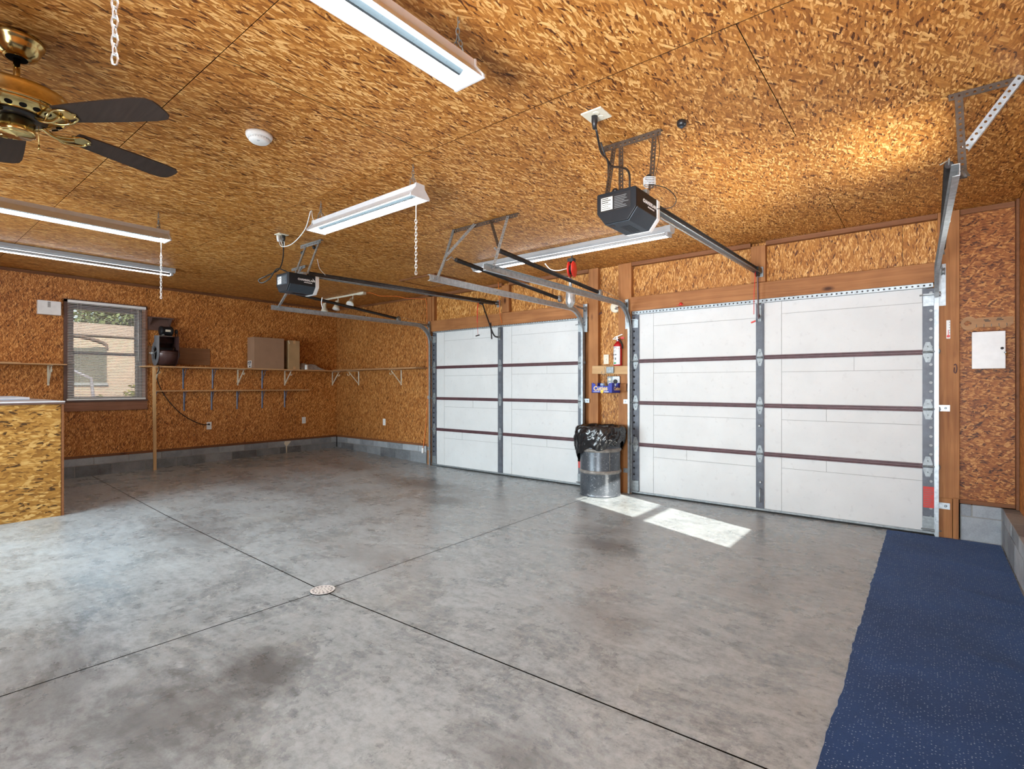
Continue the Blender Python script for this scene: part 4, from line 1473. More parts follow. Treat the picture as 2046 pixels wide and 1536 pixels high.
def strip_light(label, p, q, gap):
    """eight foot two tube strip mounted on the ceiling"""
    t = thing('strip_light', label, 'strip light', (p[0], p[1], ZC - 0.1), 'eight foot ceiling strip lights')
    P, Q = V((*p, ZC)), V((*q, ZC))
    A = (Q - P).normalized()
    Z = V((0, 0, 1))
    B = A.cross(Z)
    L = Q - P
    b = MB()
    b.prism([(-0.052, -0.003), (0.052, -0.003), (0.052, -0.036), (0.030, -0.056), (-0.030, -0.056), (-0.052, -0.036)], P, B, Z, L)
    b.ob('channel', 'strip_body', t)
    for e, s in ((P, 1), (Q, -1)):
        b = MB()
        b.prism([(-0.058, -0.002), (0.058, -0.002), (0.058, -0.040), (0.040, -0.062), (-0.040, -0.062), (-0.058, -0.040)], e - A * s * 0.035, B, Z, A * s * 0.06)
        b.prism([(-0.052, -0.058), (0.052, -0.058), (0.052, -0.092), (-0.052, -0.092)], e - A * s * 0.01, B, Z, A * s * 0.022)
        b.ob('lamp_holder', 'strip_body', t)
    for s in (-1, 1):
        b = MB()
        b.tube([P + A * 0.02 + B * s * 0.034 - Z * 0.075, Q - A * 0.02 + B * s * 0.034 - Z * 0.075], 0.014, 12)
        b.ob('lamp_tube', 'tube' if s == gap else 'strip_body', t)
    return t


strip_light('long strip light on the ceiling above the left wall window', (-7.40, -0.02), (-7.40, 2.42), -1)
strip_light('long strip light on the ceiling behind the near opener', (-4.27, 4.64), (-1.87, 4.64), -1)

# ------------------------------------------------------------------ ceiling fan
FX, FY = -3.0, 0.41
fan = thing('ceiling_fan', 'polished brass ceiling fan with dark blades at the left ceiling', 'ceiling fan', (FX, FY, ZC))


def lat(name, prof, m, parent, n=36):
    b = MB()
    b.lathe(prof, (FX, FY, 0), (0, 0, 1), n)
    return b.ob(name, m, parent)


canopy = lat('canopy', [(0.088, 2.739), (0.093, 2.730), (0.090, 2.718), (0.083, 2.712), (0.080, 2.700), (0.066, 2.672), (0.050, 2.662), (0.046, 2.656), (0.030, 2.656)], 'brass', fan)
lat('canopy_opening', [(0.036, 2.6565), (0.036, 2.6545)], 'dark', canopy)
lat('downrod', [(0.0115, 2.66), (0.0115, 2.52)], 'brass', fan)
lat('motor_housing', [(0.03, 2.535), (0.06, 2.532), (0.155, 2.516), (0.172, 2.510), (0.176, 2.502), (0.174, 2.494), (0.172, 2.455), (0.176, 2.448), (0.172, 2.440), (0.150, 2.432)], 'brass', fan, 48)
lat('vent_ring', [(0.170, 2.440), (0.166, 2.430), (0.150, 2.420), (0.120, 2.410), (0.100, 2.408), (0.098, 2.415)], 'brass', fan, 48)
for k in range(20):
    a = 2 * math.pi * k / 20
    b = MB()
    r, z = 0.1385, 2.4158
    b.lathe([(0.0125, -0.002), (0.0125, 0.0015)], (FX + r * math.cos(a), FY + r * math.sin(a), z), (0.42 * math.cos(a), 0.42 * math.sin(a), -0.9), 10)
    b.ob('vent_hole', 'dark', fan)
lat('motor_plate', [(0.099, 2.412), (0.098, 2.406), (0.05, 2.404)], 'black', fan)
lat('switch_housing', [(0.050, 2.406), (0.052, 2.398), (0.060, 2.392), (0.060, 2.358), (0.064, 2.350), (0.062, 2.340), (0.056, 2.336)], 'brass', fan)
lat('bottom_cap', [(0.056, 2.3365), (0.052, 2.333), (0.005, 2.3315), (0.003, 2.327)], 'brass', fan)
for k in range(5):
    a = R(33 + 72 * k)
    u, w = V((math.cos(a), math.sin(a), 0)), V((-math.sin(a), math.cos(a), 0))
    o = V((FX, FY, 0))
    wt = (w * math.cos(R(8)) - V((0, 0, 1)) * math.sin(R(8)))
    # blade
    b = MB()
    pr = [(0.205, 0.050), (0.30, 0.058), (0.45, 0.066), (0.58, 0.070), (0.635, 0.064), (0.655, 0.045), (0.66, 0.02)]
    poly = pr + [(r, -h) for r, h in reversed(pr)]
    up = u.cross(wt).normalized()
    b.prism(poly, o + V((0, 0, 2.408)), u, wt, up * 0.006)
    blade = b.ob('blade', 'blade', fan)
    # blade iron
    b = MB()
    b.tube(curve_pts([o + u * 0.09 + V((0, 0, 2.404)), o + u * 0.12 + V((0, 0, 2.388)), o + u * 0.165 + V((0, 0, 2.384)), o + u * 0.205 + V((0, 0, 2.398))]), 0.0085, 8)
    for s in (-1, 1):
        b.tube(curve_pts([o + u * 0.13 + V((0, 0, 2.388)), o + u * 0.175 + wt * 0.03 * s + V((0, 0, 2.388)), o + u * 0.215 + wt * 0.042 * s + V((0, 0, 2.400)), o + u * 0.255 + wt * 0.028 * s + V((0, 0, 2.404)), o + u * 0.26 + wt * 0.008 * s + V((0, 0, 2.404))]), 0.0052, 7)
    b.prism([(0.19, -0.03), (0.19, 0.03), (0.25, 0.024), (0.275, 0.0), (0.25, -0.024)], o + V((0, 0, 2.4045)), u, wt, up * 0.003)
    b.ob('blade_iron', 'brass', fan)
b = MB()
b.tube([(FX + 0.05, FY + 0.035, 2.376), (FX + 0.072, FY + 0.058, 2.372), (FX + 0.073, FY + 0.059, 2.29)], 0.0016, 5)
b.lathe([(0.003, 0), (0.0045, 0.008), (0.003, 0.02)], (FX + 0.073, FY + 0.059, 2.272), (0, 0, 1), 8)
b.ob('pull_chain', 'brass', fan)

# ------------------------------------------------------------------ small things on the ceiling
t = thing('smoke_detector', 'round white smoke detector on the ceiling right of the fan', 'smoke detector', (-3.04, 1.447, ZC))
b = MB()
b.lathe([(0.072, 2.739), (0.072, 2.726), (0.066, 2.714), (0.058, 2.712)], (-3.04, 1.447, 0), (0, 0, 1), 32)
b.ob('base', 'white', t)
b = MB()
b.lathe([(0.058, 2.7125), (0.055, 2.700), (0.046, 2.692), (0.01, 2.690)], (-3.04, 1.447, 0), (0, 0, 1), 32)
b.ob('cover', 'white', t)
b = MB()
for k in range(24):
    a = 2 * math.pi * k / 24
    c = V((-3.04 + 0.0572 * math.cos(a), 1.447 + 0.0572 * math.sin(a), 2.706))
    b.bar(c - V((0, 0, 0.003)), c + V((0, 0, 0.003)), 0.006, 0.002, (math.cos(a), math.sin(a), 0))
b.lathe([(0.007, 2.6905), (0.006, 2.688)], (-3.015, 1.43, 0), (0, 0, 1), 12)
b.ob('vent', 'lamp_grey', t)

t = thing('motion_sensor', 'small round black sensor on the ceiling right of the near opener', 'sensor', (-1.068, 2.834, ZC))
b = MB()
b.lathe([(0.026, 2.739), (0.026, 2.722), (0.022, 2.712), (0.012, 2.709)], (-1.068, 2.834, 0), (0, 0, 1), 20)
b.ob('body', 'black', t)
b = MB()
b.lathe([(0.013, 2.7095), (0.010, 2.703), (0.003, 2.700)], (-1.068, 2.834, 0), (0, 0, 1), 16)
b.ob('lens', 'grey_case', t)


def ceiling_outlet(label, x, y, w, plug):
    t = thing('ceiling_outlet', label, 'outlet', (x, y, ZC), 'outlets in the ceiling')
    b = MB()
    b.box(x - w, x + w, y - w, y + w, 2.731, 2.739)
    b.ob('cover_plate', 'cream', t, bevel=0.003)
    for s in (-1, 1):
        b = MB()
        b.lathe([(0.019, 2.7315), (0.019, 2.7285), (0.016, 2.728)], (x + 0.012, y + 0.024 * s, 0), (0, 0, 1), 16)
        b.ob('socket', 'cream', t)
    return t


co2 = ceiling_outlet('square cream ceiling outlet with a black plug above the near opener', -1.40, 2.475, 0.062, True)
b = MB()
b.lathe([(0.017, 2.729), (0.017, 2.70), (0.010, 2.66)], (-1.407, 2.468, 0), (0, 0, 1), 12)
b.ob('plug', 'black', op2)
co1 = ceiling_outlet('cream ceiling outlet with white plugs left of the far opener', -4.883, 2.541, 0.05, True)
b = MB()
b.lathe([(0.018, 2.729), (0.018, 2.70), (0.012, 2.67)], (-4.905, 2.52, 0), (0, 0, 1), 12)
b.box(-4.93, -4.895, 2.545, 2.575, 2.68, 2.729)
b.ob('white_plug', 'white', co1)
b = MB()
b.lathe([(0.016, 2.729), (0.016, 2.70), (0.008, 2.67)], (-4.872, 2.555, 0), (0, 0, 1), 12)
b.ob('plug', 'black', op1)
b = MB()
b.tube(curve_pts([(-4.91, 2.525, 2.68), (-4.80, 2.50, 2.60), (-4.55, 2.47, 2.58), (-4.25, 2.42, 2.64), (-4.06, 2.36, 2.735), (-4.02, 2.35, 2.735), (-3.94, 2.31, 2.66), (-3.86, 2.28, 2.592)], 10), 0.0042, 6)
b.tube(curve_pts([(-4.91, 2.545, 2.68), (-4.88, 2.56, 2.62), (-4.85, 2.55, 2.66), (-4.80, 2.52, 2.65)], 8), 0.004, 6)
cd = b.ob('lamp_cord', 'white', None)
tag(cd, 'white lamp cord looped along the ceiling from outlet to crosswise shop light', 'cord')

# attic hatch cover: a loose sheet with a visible gap
t = thing('attic_hatch', 'strand board hatch cover in the ceiling beside the left door rail', 'hatch', (-5.40, 4.93, ZC))
b = MB()
b.box(-5.70, -5.05, 4.68, 5.22, 2.728, 2.7385)
b.ob('cover', 'osb_ceiling', t)
b = MB()
for q in ((-5.73, -5.02, 4.655, 4.68), (-5.73, -5.02, 5.22, 5.245), (-5.73, -5.70, 4.68, 5.22), (-5.05, -5.02, 4.68, 5.22)):
    b.box(*q, 2.722, 2.7388)
b.ob('edge_strip', 'trim', t)

# track spotlights
t = thing('track_light', 'cream track light with three spotlights near the far corner', 'track light', (-7.5, 4.9, ZC))
b = MB()
b.box(-8.10, -6.98, 4.885, 4.915, 2.712, 2.738)
b.box(-7.02, -6.86, 4.87, 4.93, 2.70, 2.738)
b.ob('track_bar', 'cream', t, bevel=0.003)
for x, ax in ((-7.95, (0.05, -0.05, -1)), (-7.58, (0.12, -0.25, -1)), (-7.17, (0.45, -0.62, -0.75))):
    c = V((x, 4.9, 2.655))
    ax = V(ax).normalized()
    b = MB()
    b.tube([(x, 4.9, 2.712), (x, 4.9, 2.66)], 0.008, 8)
    b.ob('stem', 'cream', t)
    b = MB()
    b.lathe([(0.026, -0.045), (0.034, -0.04), (0.034, 0.035), (0.040, 0.04), (0.058, 0.085), (0.060, 0.10)], c + ax * 0.02 + V((-0.03, 0, -0.01)), ax, 20)
    sp = b.ob('spotlight', 'cream', t)
    b = MB()
    b.lathe([(0.052, 0.1005), (0.045, 0.106), (0.02, 0.109)], c + ax * 0.02 + V((-0.03, 0, -0.01)), ax, 20)
    b.ob('bulb_face', 'lens', sp)

# orange extension cord from the track light to the floor
b = MB()
b.tube(curve_pts([(-6.87, 4.93, 2.725), (-6.84, 5.02, 2.73), (-6.80, 5.15, 2.70), (-6.70, 5.38, 2.715), (-6.60, 5.52, 2.69), (-6.38, 5.64, 2.67), (-6.318, 5.69, 2.60), (-6.318, 5.70, 2.0), (-6.305, 5.70, 1.2), (-6.33, 5.70, 0.75), (-6.37, 5.695, 0.45), (-6.40, 5.692, 0.26)], 10), 0.0048, 7)
ext = b.ob('extension_lead', 'orange', None)
tag(ext, 'orange extension cord down the corner beside the farthest door track', 'cord')
b = MB()
b.bar((-6.40, 5.690, 0.27), (-6.405, 5.690, 0.185), 0.036, 0.03, (0, 1, 0))
b.ob('white_plug', 'white', ext, bevel=0.004)
b = MB()
b.tube([(-4.73, 5.60, 2.735), (-4.73, 5.635, 2.30), (-4.73, 5.675, 2.16)], 0.004, 6)
o = b.ob('pull_rope', 'orange', None)
tag(o, 'thin orange rope hanging straight down before the left header board', 'rope')

# cord reel with a trouble light
t = thing('cord_reel', 'red cord reel hanging behind the long strip light', 'cord reel', (-3.10, 4.92, ZC))
c, ax = V((-3.09, 4.92, 2.565)), V((0.98, 0.22, 0)).normalized()
for s in (-1, 1):
    b = MB()
    b.lathe([(0.02, -0.006), (0.085, -0.006), (0.090, 0.0), (0.085, 0.006), (0.02, 0.006)], c + ax * s * 0.024, ax, 28)
    b.ob('reel_disc', 'red', t)
b = MB()
b.lathe([(0.052, -0.02), (0.052, 0.02)], c, ax, 20)
b.ob('wound_cord', 'rubber', t)
b = MB()
b.tube([c + V((0, 0, 0.09)), (c.x, c.y, 2.73)], 0.007, 6)
b.box(c.x - 0.04, c.x + 0.03, c.y - 0.03, c.y + 0.03, 2.645, 2.685)
b.ob('hanger', 'rubber', t)
b = MB()
b.tube(curve_pts([(-3.30, 4.70, 2.62), (-3.26, 4.75, 2.56), (-3.20, 4.82, 2.55), (-3.11, 4.90, 2.58)]), 0.005, 6)
b.ob('feed_cord', 'white', t)
t2 = thing('trouble_light', 'silver caged trouble light hanging below the red cord reel', 'work light', (-3.115, 4.93, 2.15))
b = MB()
b.lathe([(0.012, 2.475), (0.02, 2.46), (0.018, 2.36)], (-3.115, 4.93, 0), (0, 0, 1), 14)
b.ob('handle', 'silver', t2)
b = MB()
b.lathe([(0.02, 2.36), (0.042, 2.335), (0.048, 2.29), (0.047, 2.21), (0.036, 2.165), (0.015, 2.15)], (-3.115, 4.93, 0), (0, 0, 1), 18)
b.ob('shade', 'silver', t2)
b = MB()
for k in range(6):
    a = 2 * math.pi * k / 6
    q = [(-3.115 + r * math.cos(a), 4.93 + r * math.sin(a), z) for r, z in ((0.022, 2.37), (0.054, 2.33), (0.056, 2.2), (0.02, 2.143))]
    b.tube(q, 0.002, 5)
b.ob('cage_wire', 'galv', t2)
b = MB()
b.tube([(-3.115, 4.93, 2.475), (-3.10, 4.92, 2.50)], 0.004, 6)
b.ob('cord', 'rubber', t2)


# ------------------------------------------------------------------ shelves on the walls
def white_bracket(par, o, out, side, depth, z=1.54, h=0.26, m='cream'):
    """closet bracket: wall strip, arm, diagonal brace with a rod cup; out = into the room"""
    o, out, side = V(o), V(out), V(side)
    b = MB()
    Z = V((0, 0, 1))
    b.bar(o + out * 0.004 + Z * z, o + out * 0.004 + Z * (z - h), 0.022, 0.005, out)
    b.bar(o + out * 0.004 + Z * (z - 0.004), o + out * depth + Z * (z - 0.004), 0.022, 0.006)
    b.bar(o + out * 0.012 + Z * (z - h + 0.03), o + out * (depth * 0.85) + Z * (z - 0.02), 0.014, 0.012)
    c = o + out * (depth * 0.88) + Z * (z - 0.062)
    pts = [c + (out * math.cos(a) + Z * math.sin(a)) * 0.024 for a in (R(-200 + 22 * k) for k in range(11))]
    b.tube(pts, 0.0055, 6)
    b.lathe([(0.006, 0), (0.006, 0.003)], o + out * 0.007 + Z * (z - h + 0.018), out, 8)
    return b.ob('white_bracket', m, par)


def blue_bracket(par, y, z, h, depth):
    b = MB()
    x = XL
    b.prism([(-0.013, 0), (0.013, 0), (0.010, 0.004), (0.003, 0.010), (-0.003, 0.010), (-0.010, 0.004)], (x, y, z - h), (0, 1, 0), (1, 0, 0), (0, 0, h))
    b.bar((x + 0.004, y, z - 0.003), (x + depth, y, z - 0.003), 0.02, 0.006)
    b.bar((x + 0.006, y, z - h * 0.55), (x + depth * 0.6, y, z - 0.006), 0.006, 0.012)
    return b.ob('steel_bracket', 'blue_steel', par)


sh = thing('wall_shelf', 'long upper wooden shelf on the left wall right of the window', 'shelf', (XL, 4.1, 1.54))
b = MB()
b.box(XL + 0.001, -8.605, 2.50, 5.712, 1.541, 1.561)
b.ob('board', 'shelf_y', sh, bevel=0.002)
for y in (2.69, 3.878, 4.68, 5.62):
    white_bracket(sh, (XL, y, 0), (1, 0, 0), (0, 1, 0), 0.25)
for y in (3.075, 3.494, 4.282):
    blue_bracket(sh, y, 1.54, 0.31, 0.2)
sh = thing('wall_shelf', 'narrow lower wooden shelf on the left wall under the long shelf', 'shelf', (XL, 3.86, 1.19))
b = MB()
b.box(XL + 0.001, -8.745, 2.665, 5.06, 1.190, 1.209)
b.ob('board', 'shelf_y', sh, bevel=0.002)
for y in (2.70, 3.088, 3.479, 3.87, 4.282, 4.68):
    blue_bracket(sh, y, 1.19, 0.295, 0.13)
sh = thing('wall_shelf', 'wooden shelf on the front wall left of the left garage door', 'shelf', (-7.45, YF, 1.54))
b = MB()
b.box(-8.60, -6.30, 5.45, YF - 0.001, 1.548, 1.572)
b.ob('board', 'shelf_x', sh, bevel=0.002)
for x in (-8.185, -6.978):
    white_bracket(sh, (x, YF, 0), (0, -1, 0), (1, 0, 0), 0.25, z=1.546)
sh = thing('wall_shelf', 'wooden shelf on the left wall left of the window, above the workbench', 'shelf', (XL, 0.9, 1.54))
b = MB()
b.box(XL + 0.001, -8.635, 0.2, 1.655, 1.541, 1.556)
b.box(-8.66, -8.64, 0.2, 1.22, 1.55, 1.565)
b.ob('board', 'shelf_y', sh, bevel=0.002)
white_bracket(sh, (XL, 1.513, 0), (1, 0, 0), (0, 1, 0), 0.22)
white_bracket(sh, (XL, 0.75, 0), (1, 0, 0), (0, 1, 0), 0.22)

pst = MB()
pst.bar((-8.735, 2.655, zf(-8.74, 2.66)), (-8.585, 2.60, 1.541), 0.040, 0.019, (1, 0, 0.1))
tag(pst.ob('shelf_post', 'pine', None, bevel=0.002), 'thin pine strip leaning from the floor up to the long shelf end', 'post')

b = MB()
b.box(XL, XL + 0.018, 2.615, 3.45, 1.60, 1.857)
tag(b.ob('wall_plank', 'plank', None, bevel=0.002), 'knotty plank on the left wall behind the blower', 'plank')
t = thing('small_shelf', 'small brown painted shelf on the wall above the blower', 'shelf', (XL, 2.74, 2.11))
b = MB()
b.box(XL + 0.001, XL + 0.02, 2.61, 2.90, 2.09, 2.262)
b.ob('back_board', 'brown_paint', t)
b = MB()
b.box(XL + 0.001, XL + 0.11, 2.60, 2.915, 2.263, 2.278)
b.ob('board', 'brown_paint', t, bevel=0.002)
b = MB()
b.prism([(0, 0), (0.09, 0.09), (0.09, 0.11), (0, 0.11)], (XL + 0.018, 2.622, 2.152), (1, 0, 0), (0, 0, 1), (0, 0.014, 0))
b.prism([(0, 0), (0.09, 0.09), (0.09, 0.11), (0, 0.11)], (XL + 0.018, 2.876, 2.152), (1, 0, 0), (0, 0, 1), (0, 0.014, 0))
b.ob('bracket', 'brown_paint', t)

# blower
bw = thing('blower', 'brown squirrel cage blower with a black motor on the long shelf', 'blower', (-8.73, 2.77, 1.56))
c = V((-8.735, 0, 1.758))
Y0, Y1 = 2.655, 2.905
scroll = []
for i in range(25):
    a = R(100 + i * 11.2)
    r = 0.150 + 0.052 * i / 24
    scroll.append((math.cos(a) * r * 0.78, math.sin(a) * r))
scroll += [(0.165, -0.01), (0.165, 0.225), (-0.02, 0.235)]
b = MB()
n = len(scroll)
outer = [(x, z) for x, z in scroll]
vs = [c + V((x, y, z)) for y in (Y0, Y1) for x, z in outer]
fs = [(i, (i + 1) % n, n + (i + 1) % n, n + i) for i in range(n) if i != n - 3]
b.add(vs, fs, True)
wr = b.ob('scroll_wrap', 'blower', bw, fix=False)
so = wr.modifiers.new('sheet', 'SOLIDIFY')
so.thickness = 0.004
so.offset = 0
hole = [(0.095 * 0.9 * math.cos(R(k * 15)), 0.105 * math.sin(R(k * 15)) - 0.01) for k in range(24)]
for y, nm in ((Y0, 1), (Y1, -1)):
    bm = bmesh.new()
    ov = [bm.verts.new(c + V((x * 1.06, y, z * 1.05))) for x, z in outer]
    hv = [bm.verts.new(c + V((x, y, z))) for x, z in hole]
    es = [bm.edges.new((ov[i], ov[(i + 1) % n])) for i in range(n)] + [bm.edges.new((hv[i], hv[(i + 1) % 24])) for i in range(24)]
    bmesh.ops.triangle_fill(bm, edges=es, use_beauty=True)
    rem = [f_ for f_ in bm.faces if all(any((v.co - h_.co).length < 1e-6 for h_ in hv) for v in f_.verts)]
    bmesh.ops.delete(bm, geom=rem, context='FACES_ONLY')
    me = bpy.data.meshes.new('side_plate')
    bm.to_mesh(me)
    bm.free()
    me.materials.append(M['blower_side' if nm == 1 else 'blower'])
    o = bpy.data.objects.new('side_plate', me)
    COL.objects.link(o)
    WORLD[o.name] = V((0, 0, 0))
    adopt(o, bw)
    s_ = o.modifiers.new('sheet', 'SOLIDIFY')
    s_.thickness = 0.005
    s_.offset = 0
b = MB()
b.lathe([(0.108, -0.003), (0.100, 0.003), (0.092, 0.022), (0.096, 0.022), (0.107, 0.004)], c + V((0, Y0 - 0.002, -0.01)), (0, 1, 0), 24, caps=False)
b.ob('inlet_ring', 'blower_side', bw)
b = MB()
for k in range(28):
    a = 2 * math.pi * k / 28
    p = c + V((0.085 * math.cos(a), 0, 0.085 * math.sin(a) - 0.01))
    b.bar(p + V((0, Y0 + 0.03, 0)), p + V((0, Y1 - 0.02, 0)), 0.016, 0.0018, (math.cos(a + 0.6), 0, math.sin(a + 0.6)))
b.ob('impeller', 'spring', bw)
b = MB()
for a in (20, 140, 260):
    b.bar(c + V((0, Y0 - 0.006, -0.01)), c + V((0.10 * math.cos(R(a)), Y0 - 0.004, 0.105 * math.sin(R(a)) - 0.01)), 0.008, 0.006)
b.lathe([(0.02, -0.03), (0.02, 0.02), (0.008, 0.025)], c + V((0, Y0 - 0.02, -0.01)), (0, 1, 0), 12)
b.lathe([(0.006, -0.05), (0.006, 0.0)], c + V((0, Y0 - 0.02, -0.01)), (0, 1, 0), 8)
b.ob('bearing_arm', 'galv', bw)
mo = MB()
mc = V((-8.725, 0, 2.075))
mo.lathe([(0.02, 2.705), (0.062, 2.712), (0.070, 2.725), (0.070, 2.745), (0.066, 2.75), (0.066, 2.835), (0.070, 2.84), (0.070, 2.86), (0.058, 2.872), (0.02, 2.876)], mc, (0, 1, 0), 24)
motor = mo.ob('motor', 'black_case', bw)
b = MB()
b.box(mc.x + 0.0655, mc.x + 0.068, 2.765, 2.83, 2.062, 2.092)
b.ob('name_plate', 'cream', motor)
b = MB()
b.box(mc.x - 0.06, mc.x + 0.06, 2.72, 2.86, 1.995, 2.003)
b.bar((mc.x - 0.05, 2.74, 2.0), (mc.x - 0.03, 2.74, 2.03), 0.03, 0.02)
b.bar((mc.x + 0.05, 2.74, 2.0), (mc.x + 0.03, 2.74, 2.03), 0.03, 0.02)
b.ob('motor_mount', 'galv_dark', bw)
b = MB()
pul = V((mc.x, 2.925, mc.z))
b.lathe([(0.008, -0.02), (0.034, -0.012), (0.024, 0), (0.034, 0.012), (0.008, 0.02)], pul, (0, 1, 0), 16)
b.lathe([(0.008, -0.03), (0.085, -0.012), (0.074, 0), (0.085, 0.012), (0.008, 0.02)], (c.x, 2.935, c.z - 0.01), (0, 1, 0), 24)
b.ob('belt_pulley', 'spring', bw)
b = MB()
loop = [(pul.x + 0.03 * math.cos(R(a)), 2.93, pul.z + 0.03 * math.sin(R(a))) for a in range(0, 181, 20)] + [(c.x + 0.08 * math.cos(R(a)), 2.93, c.z - 0.01 + 0.08 * math.sin(R(a))) for a in range(180, 361, 15)]
b.tube(loop, 0.006, 6, True)
b.ob('belt', 'rubber', bw)
b = MB()
b.tube(curve_pts([(-8.70, 2.69, 1.56), (-8.59, 2.66, 1.545), (-8.60, 2.665, 1.50), (-8.80, 2.70, 1.42), (-8.86, 2.76, 1.25), (-8.862, 2.87, 1.05), (-8.862, 3.03, 0.86), (-8.862, 3.20, 0.735), (-8.86, 3.33, 0.675), (-8.845, 3.425, 0.668)], 10), 0.0062, 7)
b.lathe([(0.012, 0), (0.014, 0.02), (0.008, 0.035)], (-8.878, 3.43, 0.668), (1, 0, 0), 10)
b.ob('power_cord', 'rubber', bw)


def outlet(label, c, out, side, m='white'):
    c, out, side = V(c), V(out), V(side)
    Z = V((0, 0, 1))
    t = thing('wall_outlet', label, 'outlet', c, 'outlets on the walls')
    b = MB()
    b.prism([(-0.036, -0.058), (0.036, -0.058), (0.036, 0.058), (-0.036, 0.058)], c, side, Z, out * 0.006)
    b.ob('cover_plate', m, t, bevel=0.002)
    for s in (-1, 1):
        b = MB()
        b.prism([(-0.016, -0.012), (0.016, -0.012), (0.016, 0.012), (0.008, 0.016), (-0.008, 0.016), (-0.016, 0.012)], c + Z * 0.021 * s, side, Z, out * 0.0085)
        so_ = b.ob('socket', m, t)
        b = MB()
        for q in (-0.006, 0.006):
            b.prism([(q - 0.0012, -0.005), (q + 0.0012, -0.005), (q + 0.0012, 0.005), (q - 0.0012, 0.005)], c + Z * 0.021 * s + out * 0.0085, side, Z, out * 0.0004)
        b.ob('slot', 'print', so_)
    return t


outlet('white outlet with the black blower cord plugged in, on the left wall', (XL, 3.44, 0.645), (1, 0, 0), (0, 1, 0))
outlet('white outlet low on the left wall near the far corner', (XL, 5.04, 0.648), (1, 0, 0), (0, 1, 0))
outlet('white outlet low on the front wall left of the left garage door', (-7.437, YF, 0.641), (0, -1, 0), (1, 0, 0))

# boxes and bag on the long shelf
t = thing('cardboard_box', 'large brown cardboard box with a white label on the long shelf', 'box', (-8.74, 4.275, 1.56), 'cardboard boxes on the long shelf')
b = MB()
b.box(-8.865, -8.622, 4.022, 4.53, 1.56, 2.078)
b.ob('carton', 'card', t, bevel=0.003)
b = MB()
b.box(-8.85, -8.715, 4.0205, 4.022, 1.575, 1.69)
lb = b.ob('label', 'label_white', t)
b = MB()
for x0, x1, z0, z1 in ((-8.84, -8.80, 1.655, 1.675), (-8.79, -8.73, 1.655, 1.678), (-8.835, -8.735, 1.635, 1.645), (-8.825, -8.745, 1.62, 1.628), (-8.80, -8.755, 1.585, 1.607), (-8.74, -8.73, 1.585, 1.612)):
    b.box(x0, x1, 4.0198, 4.0205, z0, z1)
b.ob('print', 'print', lb)
t = thing('cardboard_box', 'narrow upright tan cardboard box with tape beside the larger box', 'box', (-8.74, 4.712, 1.56), 'cardboard boxes on the long shelf')
b = MB()
b.box(-8.865, -8.622, 4.612, 4.813, 1.56, 2.06)
b.ob('carton', 'card2', t, bevel=0.003)
b = MB()
b.box(-8.6222, -8.6212, 4.69, 4.735, 2.0, 2.0605)
b.box(-8.6222, -8.6212, 4.69, 4.735, 1.561, 1.61)
b.box(-8.75, -8.6212, 4.69, 4.735, 2.0600, 2.0612)
b.ob('tape', 'shelf_y', t)
b = MB()
b.tube([(-8.63, 4.615, 2.055), (-8.62, 4.612, 2.03), (-8.619, 4.625, 2.0)], 0.006, 5)
b.ob('torn_corner', 'cream', t)
b = MB()
seg = []
for i in range(15):
    for j in range(9):
        u, w = i / 14, j / 8
        h = 0.135 * max(0, math.sin(math.pi * min(1, w * 1.15 + 0.05))) ** 0.6 * (1 - max(0, (u - 0.45) / 0.55) ** 1.3) * min(1, u * 9 + 0.35)
        h *= 0.85 + 0.3 * noise.noise(V((u * 6, w * 5, 1.7)))
        seg.append((-8.86 + 0.19 * w, 4.89 + 0.51 * u + 0.02 * noise.noise(V((u * 5, w * 5, 9))), 1.5605 + max(0.003, h)))
b.add(seg, [(i * 9 + j, (i + 1) * 9 + j, (i + 1) * 9 + j + 1, i * 9 + j + 1) for i in range(14) for j in range(8)], False)
edge = [i * 9 for i in range(15)] + [14 * 9 + j for j in range(1, 9)] + [i * 9 + 8 for i in range(13, -1, -1)] + [j for j in range(7, 0, -1)]
ev = [seg[i] for i in edge]
b.add(ev + [(x, y, 1.5602) for x, y, z in ev], [(k, (k + 1) % len(ev), len(ev) + (k + 1) % len(ev), len(ev) + k) for k in range(len(ev))])
b.add([(x, y, 1.5602) for x, y, z in ev], [tuple(range(len(ev)))])
tag(b.ob('plastic_bag', 'plastic_film', None), 'crumpled clear grey plastic bag at the corner end of the long shelf', 'bag')
b = MB()
b.lathe([(0.024, 1.56), (0.025, 1.565), (0.025, 1.64), (0.022, 1.648)], (-8.597 - 0.04, 4.945, 0), (0, 0, 1), 18)
tag(b.ob('white_roll', 'white', None), 'small white roll standing before the plastic bag on the shelf', 'roll')

# box on the wall, left of the window
t = thing('door_chime', 'white chime box on the left wall beside the window', 'chime', (-8.85, 1.52, 2.19))
b = MB()
b.box(XL + 0.001, -8.815, 1.40, 1.63, 2.19, 2.368)
b.ob('cover', 'white', t, bevel=0.006)
b = MB()
for i in range(8):
    z = 2.285 + i * 0.009
    b.box(-8.8155, -8.8135, 1.495, 1.525, z, z + 0.0055)
b.ob('grille', 'print_grey', t)

